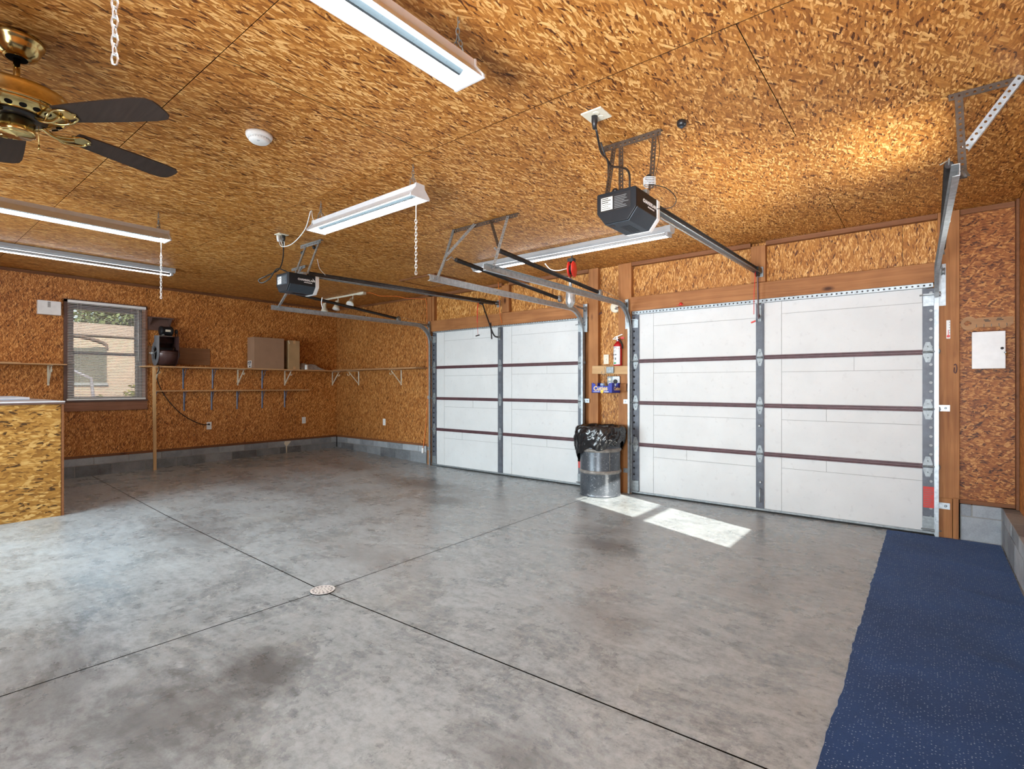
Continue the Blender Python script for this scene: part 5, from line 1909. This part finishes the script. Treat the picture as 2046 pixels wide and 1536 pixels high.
# ------------------------------------------------------------------ workbench at the left edge
wb = thing('workbench', 'strand board workbench with a pale top at the left edge', 'workbench', (-7.7, 0.3, 0))
b = MB()
b.box(-8.86, -6.622, -0.75, 1.215, 0.0, 1.09)
b.ob('carcass', 'osb_counter', wb)
b = MB()
b.box(-6.62, -6.605, -0.75, 1.238, 0.012, 1.098)
b.ob('end_panel', 'osb_counter', wb)
b = MB()
b.box(-8.86, -6.605, 1.2175, 1.2305, 0.012, 1.098)
b.ob('front_panel', 'osb_counter', wb)
b = MB()
b.box(-8.865, -6.588, -0.77, 1.245, 1.10, 1.117)
b.ob('top_edge', 'brown_paint', wb)
b = MB()
b.box(-8.865, -6.586, -0.77, 1.247, 1.1175, 1.130)
b.ob('worktop', 'counter_top', wb, bevel=0.002)
b = MB()
b.box(-6.612, -6.600, 1.222, 1.2405, 0.0, 1.098)
b.ob('corner_strip', 'trim', wb)
t = thing('tray', 'shallow blue tray lying on the pale workbench top', 'tray', (-7.9, 0.8, 1.13))
b = MB()
b.box(-8.45, -7.45, 0.35, 1.12, 1.131, 1.137)
b.ob('bottom', 'tray', t)
b = MB()
for q in ((-8.45, -7.45, 0.35, 0.36), (-8.45, -7.45, 1.11, 1.12), (-8.45, -8.44, 0.36, 1.11), (-7.46, -7.45, 0.36, 1.11)):
    b.box(*q, 1.137, 1.156)
b.ob('rim', 'counter_top', t)

# ------------------------------------------------------------------ between the garage doors
t = thing('chime_disc', 'round cream sounder high on the board between the garage doors', 'sounder', (-2.985, 5.76, 2.23))
c = V((-2.985, 5.7615, 2.232))
b = MB()
b.lathe([(0.066, 0), (0.066, 0.022), (0.060, 0.028), (0.01, 0.030)], c, (0, -1, 0), 28)
b.ob('case', 'cream', t)
b = MB()
for a in (45, 135):
    d_ = V((math.cos(R(a)), 0, math.sin(R(a)))) * 0.045
    b.bar(c - d_ + V((0, -0.0305, 0)), c + d_ + V((0, -0.0305, 0)), 0.006, 0.003)
b.ob('ribs', 'cream', t)

b = MB()
b.bar((-3.262, 5.678, 1.475), (-2.772, 5.678, 1.462), 0.034, 0.100)
tag(b.ob('cross_board', 'pine_x', None, bevel=0.003), 'pale board nailed across the two posts between the garage doors', 'board')
b = MB()
b.tube(curve_pts([(-3.12, 5.659, 1.455), (-3.13, 5.657, 1.43), (-3.105, 5.656, 1.415), (-3.08, 5.657, 1.43), (-3.09, 5.659, 1.50)]), 0.0022, 5)
tag(b.ob('wire_hook', 'galv_dark', None), 'little bent wire hook on the pale cross board', 'hook')
b = MB()
b.box(-3.055, -2.955, 5.635, 5.6605, 1.428, 1.508)
tag(b.ob('switch_box', 'galv_dark', None, bevel=0.006), 'grey metal switch box on the pale cross board', 'switch box')

# fire extinguisher standing on the board
fx, fy = -2.912, 5.665
t = thing('fire_extinguisher', 'red fire extinguisher with a white label above the pale cross board', 'fire extinguisher', (fx, fy, 1.515))
b = MB()
b.lathe([(0.047, 1.516), (0.051, 1.522), (0.051, 1.74), (0.047, 1.765), (0.034, 1.785), (0.018, 1.797), (0.016, 1.81)], (fx, fy, 0), (0, 0, 1), 28)
b.ob('cylinder', 'red_paint', t)
b = MB()
n = 18
vs = []
for z in (1.53, 1.745):
    for k in range(n + 1):
        a = R(178 + 150 * k / n)
        vs.append((fx + 0.0517 * math.cos(a), fy + 0.0517 * math.sin(a), z))
b.add(vs, [(k, k + 1, n + 2 + k, n + 1 + k) for k in range(n)], True)
lab = b.ob('label', 'label_white', t, fix=False)


def on_cyl(b, a0, a1, z0, z1, r=0.0522):
    m_ = 6
    vs = [(fx + r * math.cos(R(a0 + (a1 - a0) * k / m_)), fy + r * math.sin(R(a0 + (a1 - a0) * k / m_)), z) for z in (z0, z1) for k in range(m_ + 1)]
    b.add(vs, [(k, k + 1, m_ + 2 + k, m_ + 1 + k) for k in range(m_)], True)


b = MB()
on_cyl(b, 178, 328, 1.715, 1.724)
b.ob('label_band', 'red_paint', lab, fix=False)
b = MB()
on_cyl(b, 205, 280, 1.732, 1.738)
on_cyl(b, 210, 275, 1.695, 1.699)
on_cyl(b, 210, 285, 1.682, 1.685)
on_cyl(b, 215, 240, 1.640, 1.655)
on_cyl(b, 250, 280, 1.640, 1.655)
on_cyl(b, 215, 232, 1.595, 1.615)
on_cyl(b, 255, 275, 1.585, 1.612)
b.ob('label_print', 'print_grey', lab, fix=False)
b = MB()
on_cyl(b, 235, 275, 1.538, 1.556)
b.ob('label_mark', 'green', lab, fix=False)
b = MB()
b.lathe([(0.016, 1.808), (0.018, 1.815), (0.018, 1.835), (0.012, 1.845)], (fx, fy, 0), (0, 0, 1), 14)
b.bar((fx - 0.055, fy - 0.02, 1.838), (fx + 0.02, fy - 0.01, 1.835), 0.018, 0.006)
b.bar((fx - 0.035, fy - 0.02, 1.853), (fx + 0.065, fy - 0.01, 1.888), 0.018, 0.006)
b.bar((fx, fy - 0.01, 1.83), (fx - 0.005, fy - 0.012, 1.862), 0.014, 0.014)
b.ob('valve_handle', 'silver', t)
b = MB()
b.lathe([(0.014, 0), (0.014, 0.01), (0.011, 0.012)], (fx + 0.018, fy - 0.012, 1.826), (0.4, -1, 0), 12)
b.ob('gauge', 'red', t)
b = MB()
b.tube(curve_pts([(fx + 0.012, fy - 0.02, 1.83), (fx + 0.045, fy - 0.035, 1.815), (fx + 0.062, fy - 0.02, 1.78), (fx + 0.060, fy, 1.72)]), 0.008, 8)
b.ob('hose', 'rubber', t)
b = MB()
b.box(fx - 0.02, fx + 0.02, fy + 0.05, 5.761, 1.60, 1.63)
b.box(fx + 0.02, fx + 0.066, fy + 0.03, fy + 0.05, 1.835, 1.86)
b.ob('wall_hook', 'red', t)

# cream switch plate
t = thing('light_switch', 'cream switch plate left of the fire extinguisher', 'switch', (-3.118, 5.76, 1.60))
b = MB()
b.box(-3.152, -3.083, 5.755, 5.7615, 1.545, 1.662)
b.ob('cover_plate', 'cream', t, bevel=0.002)
b = MB()
b.box(-3.124, -3.112, 5.746, 5.755, 1.592, 1.612)
b.ob('toggle', 'cream', t)
b = MB()
for z in (1.57, 1.637):
    b.lathe([(0.003, 0), (0.003, 0.002)], (-3.118, 5.755, z), (0, -1, 0), 6)
b.ob('screw', 'print_grey', t)

# grey duplex and round outlets
t = thing('duplex_outlet_box', 'grey duplex outlet box under the pale cross board', 'outlet', (-3.03, 5.72, 1.28))
b = MB()
b.box(-3.068, -3.000, 5.690, 5.761, 1.268, 1.392)
b.ob('box', 'galv_dark', t, bevel=0.004)
for z in (1.305, 1.355):
    b = MB()
    b.lathe([(0.018, 0), (0.018, 0.003)], (-3.034, 5.690, z), (0, -1, 0), 16)
    b.ob('socket', 'cream', t)
t = thing('round_outlet_box', 'grey outlet box with a round black socket beside the extinguisher board', 'outlet', (-2.94, 5.72, 1.27))
b = MB()
b.box(-2.992, -2.895, 5.675, 5.761, 1.262, 1.392)
b.ob('box', 'galv', t, bevel=0.004)
b = MB()
b.lathe([(0.042, 0), (0.042, 0.004), (0.036, 0.006)], (-2.945, 5.675, 1.328), (0, -1, 0), 24)
b.ob('ring', 'lamp_grey', t)
b = MB()
b.lathe([(0.027, 0), (0.027, 0.009), (0.022, 0.011)], (-2.945, 5.670, 1.328), (0, -1, 0), 20)
b.ob('socket', 'print', t)

# fruit crate
cx0, cx1, cy0, cy1, cz0, cz1 = -3.155, -2.88, 5.465, 5.66, 1.192, 1.31
t = thing('fruit_crate', 'blue printed cardboard fruit crate hung under the outlet boxes', 'crate', ((cx0 + cx1) / 2, 5.58, cz0))
b = MB()
b.box(cx0, cx1, cy0, cy1, cz0, cz0 + 0.004)
lowz = cz0 + 0.078
prof_f = [(0, 0), (cx1 - cx0, 0), (cx1 - cx0, cz1 - cz0), (cx1 - cx0 - 0.045, cz1 - cz0), (cx1 - cx0 - 0.055, 0.082), (0.055, 0.082), (0.045, 0.110), (0.028, 0.110), (0.02, cz1 - cz0), (0, cz1 - cz0)]
b.prism(prof_f, (cx0, cy0, cz0), (1, 0, 0), (0, 0, 1), (0, 0.004, 0))
b.prism(prof_f, (cx0, cy1 - 0.004, cz0), (1, 0, 0), (0, 0, 1), (0, 0.004, 0))
prof_s = [(0, 0), (cy1 - cy0, 0), (cy1 - cy0, cz1 - cz0), (cy1 - cy0 - 0.05, cz1 - cz0), (cy1 - cy0 - 0.06, 0.075), (0.06, 0.075), (0.05, cz1 - cz0), (0, cz1 - cz0)]
b.prism(prof_s, (cx1 - 0.004, cy0, cz0), (0, 1, 0), (0, 0, 1), (0.004, 0, 0))
b.prism(prof_s, (cx0, cy0, cz0), (0, 1, 0), (0, 0, 1), (0.004, 0, 0))
cr = b.ob('carton', 'cuties_blue', t)
zt_ = cz0 + 0.052
text('lettering_outline', 'Cuties', 0.072, (-3.035, cy0 - 0.0008, zt_), (1, 0, 0.02), (0, 0, 1), 'label_white', cr, bold=0.0017, extrude=0.0004)
text('lettering', 'Cuties', 0.072, (-3.035, cy0 - 0.0016, zt_), (1, 0, 0.02), (0, 0, 1), 'yellow', cr, bold=0.0003, extrude=0.0004)
text('lettering_outline', 'Cuties', 0.058, (cx1 + 0.0008, cy0 + 0.115, zt_ - 0.002), (0, 1, 0), (0, 0, 1), 'label_white', cr, bold=0.0015, extrude=0.0004)
text('lettering', 'Cuties', 0.058, (cx1 + 0.0016, cy0 + 0.115, zt_ - 0.002), (0, 1, 0), (0, 0, 1), 'yellow', cr, bold=0.0003, extrude=0.0004)
b = MB()
b.lathe([(0.022, 0), (0.022, 0.001)], (-3.015, cy0 - 0.0001, cz0 + 0.019), (0, -1, 0), 12)
b.ob('yellow_patch', 'yellow', cr)
b = MB()
b.box(-3.13, -3.05, cy0 - 0.0008, cy0, cz0 + 0.012, cz0 + 0.016)
b.box(-2.985, -2.93, cy0 - 0.0008, cy0, cz0 + 0.010, cz0 + 0.018)
b.ob('small_print', 'label_white', cr)
b = MB()
b.lathe([(0.02, 0.0), (0.028, 0.012), (0.028, 0.03), (0.02, 0.04)], (-3.06, 5.56, cz0 + 0.075), (0, 0, 1), 14)
b.ob('ball_of_tape', 'tray', t)

# drum with a black bag
dx, dy, dr = -3.035, 5.458, 0.235
drum = thing('steel_drum', 'dark grey steel drum used as a bin between the garage doors', 'drum', (dx, dy, 0))
b = MB()
b.lathe([(dr - 0.006, 0.0), (dr + 0.004, 0.004), (dr + 0.004, 0.014), (dr - 0.002, 0.022), (dr, 0.03), (dr, 0.255), (dr + 0.002, 0.262), (dr + 0.002, 0.30), (dr, 0.31), (dr, 0.515), (dr, 0.56), (dr, 0.735), (dr + 0.006, 0.742), (dr + 0.006, 0.752), (dr - 0.004, 0.755), (dr - 0.006, 0.72)], (dx, dy, 0), (0, 0, 1), 48, caps=False)
b.ob('shell', 'drum', drum)
b = MB()
b.lathe([(dr - 0.004, 0.01), (0.02, 0.012)], (dx, dy, 0), (0, 0, 1), 32)
b.ob('bottom', 'drum', drum)
for z in (0.283, 0.535):
    b = MB()
    b.lathe([(dr - 0.001, z - 0.022), (dr + 0.009, z - 0.012), (dr + 0.012, z), (dr + 0.009, z + 0.012), (dr - 0.001, z + 0.022)], (dx, dy, 0), (0, 0, 1), 48, caps=False)
    b.ob('hoop', 'hoop', drum)
b = MB()
a = R(-34)
b.tube([(dx + (dr + 0.001) * math.cos(a), dy + (dr + 0.001) * math.sin(a), z) for z in (0.31, 0.42, 0.52)], 0.003, 6)
b.ob('seam', 'hoop', drum)
# bag: draped over the rim, wrinkled
b = MB()
n, rowsN = 144, 34
vs = []
for j in range(rowsN):
    tt = j / (rowsN - 1)
    for k in range(n):
        a = 2 * math.pi * k / n
        hem = 0.50 + 0.10 * math.cos(a - R(-20)) + 0.03 * math.sin(3 * a + 1) + 0.02 * math.sin(7 * a)
        if tt < 0.25:      # inside
            q = tt / 0.25
            r = dr - 0.030 + 0.012 * q
            z = 0.50 + (0.80 - 0.50) * q
        elif tt < 0.35:    # over the rim
            q = (tt - 0.25) / 0.1
            r = dr - 0.018 + 0.055 * q
            z = 0.80 + 0.014 * math.sin(q * math.pi) - 0.005 * q
        else:
            q = (tt - 0.35) / 0.65
            r = dr + 0.037 + 0.030 * math.sin(q * math.pi * 0.9) - 0.022 * q
            z = 0.795 + (hem - 0.795) * q
        w = noise.noise(V((math.cos(a) * 2.6, math.sin(a) * 2.6, tt * 2.2))) * 0.012
        w += (0.5 - abs(noise.noise(V((a * 3.2 + 0.8 * tt, tt * 1.3, 3.3))))) * 0.022 * math.sin(math.pi * min(1, max(0, tt - 0.25) * 2.2)) if 0.05 < a < 6.2 else 0
        w += (0.6 - abs(noise.noise(V((math.cos(a + tt * .6) * 6.5, math.sin(a + tt * .6) * 6.5, tt * 2.5 + 4))) * 2)) * 0.013
        w += noise.noise(V((math.cos(a) * 14, math.sin(a) * 14, tt * 9))) * 0.011
        f_ = 0.25 if tt < 0.25 else 1.0
        r += w * f_
        z += noise.noise(V((math.cos(a) * 4, math.sin(a) * 4, 7))) * 0.016 * (1 if tt > 0.2 else 0)
        if 0.3 < tt:
            r = max(r, dr + 0.0095)
        vs.append((dx + r * math.cos(a), min(dy + r * math.sin(a), 5.694), z))
b.add(vs, [(j * n + k, j * n + (k + 1) % n, (j + 1) * n + (k + 1) % n, (j + 1) * n + k) for j in range(rowsN - 1) for k in range(n)], True)
bg = b.ob('bin_bag', 'bag', None, fix=False)
so = bg.modifiers.new('film', 'SOLIDIFY')
so.thickness = 0.0012
so.offset = 0
tag(bg, 'crumpled black bin bag lining the steel drum and folded over its rim', 'bag')

# ------------------------------------------------------------------ right end of the front wall
t = thing('metal_cabinet', 'small white metal key cabinet on the right end of the front wall', 'cabinet', (0.36, YF, 1.42))
b = MB()
b.box(0.272, 0.462, 5.612, YF - 0.001, 1.418, 1.706)
b.ob('body', 'white_metal', t)
b = MB()
b.box(0.268, 0.466, 5.598, 5.6115, 1.414, 1.710)
dr_ = b.ob('door', 'white_metal', t, bevel=0.003)
b = MB()
b.lathe([(0.010, 0), (0.010, 0.004), (0.006, 0.005)], (0.446, 5.598, 1.573), (0, -1, 0), 16)
b.ob('lock', 'print', dr_)
b = MB()
b.lathe([(0.007, 0), (0.007, 0.02), (0.004, 0.022)], (0.463, 5.598, 1.538), (0, -1, 0), 12)
b.ob('key_barrel', 'galv', dr_)
b = MB()
b.prism([(-0.007, 0), (0.007, 0), (0.009, -0.014), (0, -0.022), (-0.009, -0.014)], (0.470, 5.574, 1.535), (1, 0.3, 0), (0, 0, 1), (0, 0.002, 0))
b.ob('key', 'brass', dr_)

# wooden key shaped rack
t = thing('key_rack', 'key shaped wooden rack with hooks above the white cabinet', 'key rack', (0.36, YF, 1.74))
bm = bmesh.new()
bow = [(0.255 + 0.052 * math.cos(R(a)), 1.790 + 0.058 * math.sin(R(a))) for a in range(38, 323, 19)]
outl = bow + [(0.30, 1.755), (0.44, 1.752), (0.445, 1.738), (0.475, 1.738), (0.478, 1.748), (0.498, 1.748), (0.51, 1.765), (0.52, 1.772), (0.52, 1.828), (0.31, 1.832)]
hole = []
for k in range(24):
    a = R(15 * k)
    r = 0.017 + 0.006 * abs(math.cos(2 * a))
    hole.append((0.246 + r * math.cos(a) * 1.05, 1.790 + r * math.sin(a)))
b = MB()
nO, nH = len(outl), len(hole)
bm = bmesh.new()
ov = [bm.verts.new((x, 5.700, z)) for x, z in outl]
hv = [bm.verts.new((x, 5.700, z)) for x, z in hole]
es = [bm.edges.new((ov[i], ov[(i + 1) % nO])) for i in range(nO)] + [bm.edges.new((hv[i], hv[(i + 1) % nH])) for i in range(nH)]
bmesh.ops.triangle_fill(bm, edges=es, use_beauty=True)
hs = set(hv)
bmesh.ops.delete(bm, geom=[f_ for f_ in bm.faces if all(v in hs for v in f_.verts)], context='FACES_ONLY')
ret = bmesh.ops.extrude_face_region(bm, geom=bm.faces[:])
for v in ret['geom']:
    if isinstance(v, bmesh.types.BMVert):
        v.co.y += 0.019
bmesh.ops.recalc_face_normals(bm, faces=bm.faces)
me = bpy.data.meshes.new('board')
bm.to_mesh(me)
bm.free()
me.materials.append(M['shelf_x'])
o = bpy.data.objects.new('board', me)
COL.objects.link(o)
WORLD[o.name] = V((0, 0, 0))
adopt(o, t)
for k in range(5):
    x = 0.30 + 0.045 * k
    b = MB()
    b.tube(curve_pts([(x, 5.70, 1.775), (x, 5.685, 1.775), (x, 5.678, 1.765), (x, 5.683, 1.756), (x, 5.690, 1.762)], 4), 0.0022, 5)
    b.ob('hook', 'galv_dark', t)
b = MB()
for x0, x1, z in ((0.345, 0.375, 1.808), (0.352, 0.385, 1.798), (0.425, 0.452, 1.815), (0.42, 0.462, 1.804)):
    b.box(x0, x1, 5.6992, 5.700, z, z + 0.007)
b.ob('burnt_marks', 'print', t)

# thermometer strip and small fittings on the right post
t = thing('thermometer', 'slim white thermometer strip on the right post', 'thermometer', (0.124, 5.683, 1.67))
b = MB()
b.box(0.111, 0.137, 5.680, 5.6845, 1.672, 1.826)
b.ob('strip', 'white', t, bevel=0.002)
b = MB()
b.lathe([(0.011, 0), (0.011, 0.002)], (0.124, 5.680, 1.692), (0, -1, 0), 16)
b.box(0.122, 0.126, 5.6785, 5.680, 1.70, 1.745)
b.ob('red_bulb', 'red', t)
b = MB()
for i in range(5):
    b.lathe([(0.003, 0), (0.003, 0.001)], (0.131, 5.680, 1.72 + i * 0.022), (0, -1, 0), 6)
b.ob('marks', 'print', t)
b = MB()
b.tube(curve_pts([(0.160, 5.684, 1.45), (0.172, 5.676, 1.455), (0.178, 5.674, 1.42), (0.170, 5.674, 1.385), (0.160, 5.676, 1.395), (0.163, 5.680, 1.43)]), 0.004, 6)
tag(b.ob('rusty_clip', 'rail', None), 'rusty red clip hanging on the right post below the thermometer', 'clip')
b = MB()
b.lathe([(0.014, 2.165), (0.018, 2.168), (0.018, 2.185), (0.011, 2.196), (0.003, 2.198)], (-2.146, 5.667, 0), (0, 0, 1), 14)
b.bar((-2.19, 5.665, 2.168), (-2.115, 5.665, 2.170), 0.006, 0.006)
tag(b.ob('red_cap', 'red', None), 'small red cap on the top edge of the right garage door', 'cap')
for x, z, lab in ((-3.17, 2.155, 'rusty bent spike in the left middle post below the sounder'), (-2.95, 2.20, 'rusty spike beside the round sounder')):
    b = MB()
    b.tube([(x, 5.76 if x > -3 else 5.70, z), (x, 5.66, z), (x + 0.05, 5.65, z + 0.004), (x + 0.05, 5.655, z + 0.016), (x + 0.01, 5.66, z + 0.017)], 0.0045, 6)
    tag(b.ob('rusty_spike', 'rail', None), lab, 'spike')

# ------------------------------------------------------------------ carpet runner
b = MB()
ny_, nx_ = 200, 12
yA, yB = YB + 0.02, 5.662
top = []
for j in range(ny_ + 1):
    y = yA + (yB - yA) * j / ny_
    e = -0.290 + 0.010 * noise.noise(V((0, y * 2.1, 0))) + 0.007 * noise.noise(V((3, y * 13, 0))) + 0.003 * random.uniform(-1, 1)
    for i in range(nx_ + 1):
        x = e + (0.443 - e) * i / nx_
        z = 0.009
        for (wy, sl, amp, wd, x0) in ((4.25, -0.55, 0.010, 0.028, 0.05), (3.25, -0.5, 0.011, 0.03, 0.02), (2.75, 0.9, 0.006, 0.03, 0.1), (4.9, -0.2, 0.005, 0.03, 0.0)):
            dd = y - (wy + sl * (x - 0.2))
            if x > x0:
                z += amp * math.exp(-(dd / wd) ** 2) * min(1, (x - x0) * 8)
        z += 0.002 * noise.noise(V((x * 5, y * 5, 2)))
        top.append((x, y, z))
b.add(top, [(j * (nx_ + 1) + i, j * (nx_ + 1) + i + 1, (j + 1) * (nx_ + 1) + i + 1, (j + 1) * (nx_ + 1) + i) for j in range(ny_) for i in range(nx_)], True)
ring = list(range(nx_)) + [nx_ + j * (nx_ + 1) for j in range(ny_)] + [ny_ * (nx_ + 1) + nx_ - i for i in range(nx_)] + [(ny_ - j) * (nx_ + 1) for j in range(ny_)]
ev = [top[i] for i in ring]
b.add(ev + [(x, y, 0.0005) for x, y, z in ev], [(k, len(ev) + k, len(ev) + (k + 1) % len(ev), (k + 1) % len(ev)) for k in range(len(ev))])
tag(b.ob('carpet_runner', 'carpet', None, fix=False), 'dark blue speckled carpet runner along the right wall', 'carpet')

# ------------------------------------------------------------------ outside the windows
b = MB()
b.box(-60, -9.1, -40, 40, -0.35, -0.25)
b.box(0.75, 40, -40, 40, -0.35, -0.25)
tag(b.ob('ground', 'dirt', None), 'dry ground outside the windows', None, None, 'structure')
hs_ = thing('neighbour_house', 'tan house seen through the blinds outside the left wall', 'house', (-15.5, 4.0, -0.25))
b = MB()
b.box(-17.0, -14.0, -3.0, 12.0, -0.25, 2.36)
b.ob('wall', 'stucco', hs_)
b = MB()
b.prism([(-13.93, 2.36), (-17.1, 2.36), (-15.5, 2.75)], (0, -3.2, 0), (1, 0, 0), (0, 0, 1), (0, 15.4, 0))
b.ob('roof', 'stucco', hs_)
b = MB()
arch = [(2.3, 1.34), (3.34, 1.34), (3.34, 2.12), (2.3, 2.02)]
b.prism(arch, (-13.995, 0, 0), (0, 1, 0), (0, 0, 1), (0.03, 0, 0))
b.ob('shaded_door', 'shade_door', hs_)
b = MB()
b.tube(curve_pts([(-13.97, 2.4, 2.36), (-13.97, 2.9, 2.32), (-13.97, 3.2, 2.24), (-13.97, 3.33, 2.17), (-13.97, 3.34, 2.08)]), 0.03, 6)
b.ob('arch_trim', 'roof', hs_)
b = MB()
b.box(-13.99, -13.94, 2.3, 3.36, 1.28, 1.34)
b.ob('door_sill', 'galv_dark', hs_)
b = MB()
b.tube([(-13.0, 2.50, 1.62), (-13.0, 2.86, 1.42), (-13.0, 2.93, 0.6), (-13.0, 2.94, -0.25)], 0.03, 8)
tag(b.ob('railing', 'window_grey', None), 'pale pipe railing outside seen through the blinds', 'railing')
b = MB()
b.box(-13.9, -9.4, 2.2, 2.95, -0.255, -0.225)
tag(b.ob('driveway', 'stucco', None), 'pale drive outside below the window', None, None, 'structure')


def leaves(name, m, centre, rad, n, size, parent):
    b = MB()
    for _ in range(n):
        d = V((random.gauss(0, 1), random.gauss(0, 1), random.gauss(0, 1))).normalized()
        r = random.uniform(0.35, 1.0) ** 0.5 * (0.8 + 0.35 * noise.noise(d * 2.3 + V(centre)))
        p = V(centre) + V((d.x * rad[0], d.y * rad[1], d.z * rad[2])) * r
        u = V((random.gauss(0, 1), random.gauss(0, 1), random.gauss(0, 1))).normalized() * size * random.uniform(0.6, 1.4)
        w = u.orthogonal().normalized() * size * random.uniform(0.3, 0.6)
        b.add([p - u, p + w, p + u, p - w], [(0, 1, 2, 3)])
    o = b.ob(name, m, parent, fix=False)
    o['kind'] = 'stuff'
    return o


for i, (p, rad, lab) in enumerate((((-13.0, 3.70, 0.55), (0.5, 0.48, 1.0), 'sunlit bush outside the window before the tan house'),
                                   ((-12.0, 2.75, 0.35), (0.35, 0.45, 0.78), 'low hedge outside below the window sill'))):
    t = thing('bush', lab, 'bush', (p[0], p[1], -0.25), 'bushes outside')
    b = MB()
    for k in range(5):
        b.tube([(p[0], p[1], -0.25), (p[0] + random.uniform(-.3, .3), p[1] + random.uniform(-.3, .3), p[2] + 0.4)], 0.014, 5)
    b.ob('stem', 'bark', t)
    leaves('foliage', 'leaf', p, rad, 900, 0.05, t)
for i, (x, y, h, lab) in enumerate(((-20.5, 5.5, 3.7, 'dark leafy tree behind the tan house, right side'), (-25.5, 5.3, 4.3, 'sparser tree behind the tan house, left side'))):
    t = thing('tree', lab, 'tree', (x, y, -0.25), 'trees behind the tan house')
    b = MB()
    b.tube([(x, y, -0.25), (x + 0.1, y, 1.6), (x - 0.1, y + 0.1, h)], [0.16, 0.12, 0.05], 8)
    b.ob('trunk', 'bark', t)
    leaves('crown', 'leaf_dark', (x, y, h), (1.3, 1.15, 1.25), 1900 if i == 0 else 900, 0.11, t)
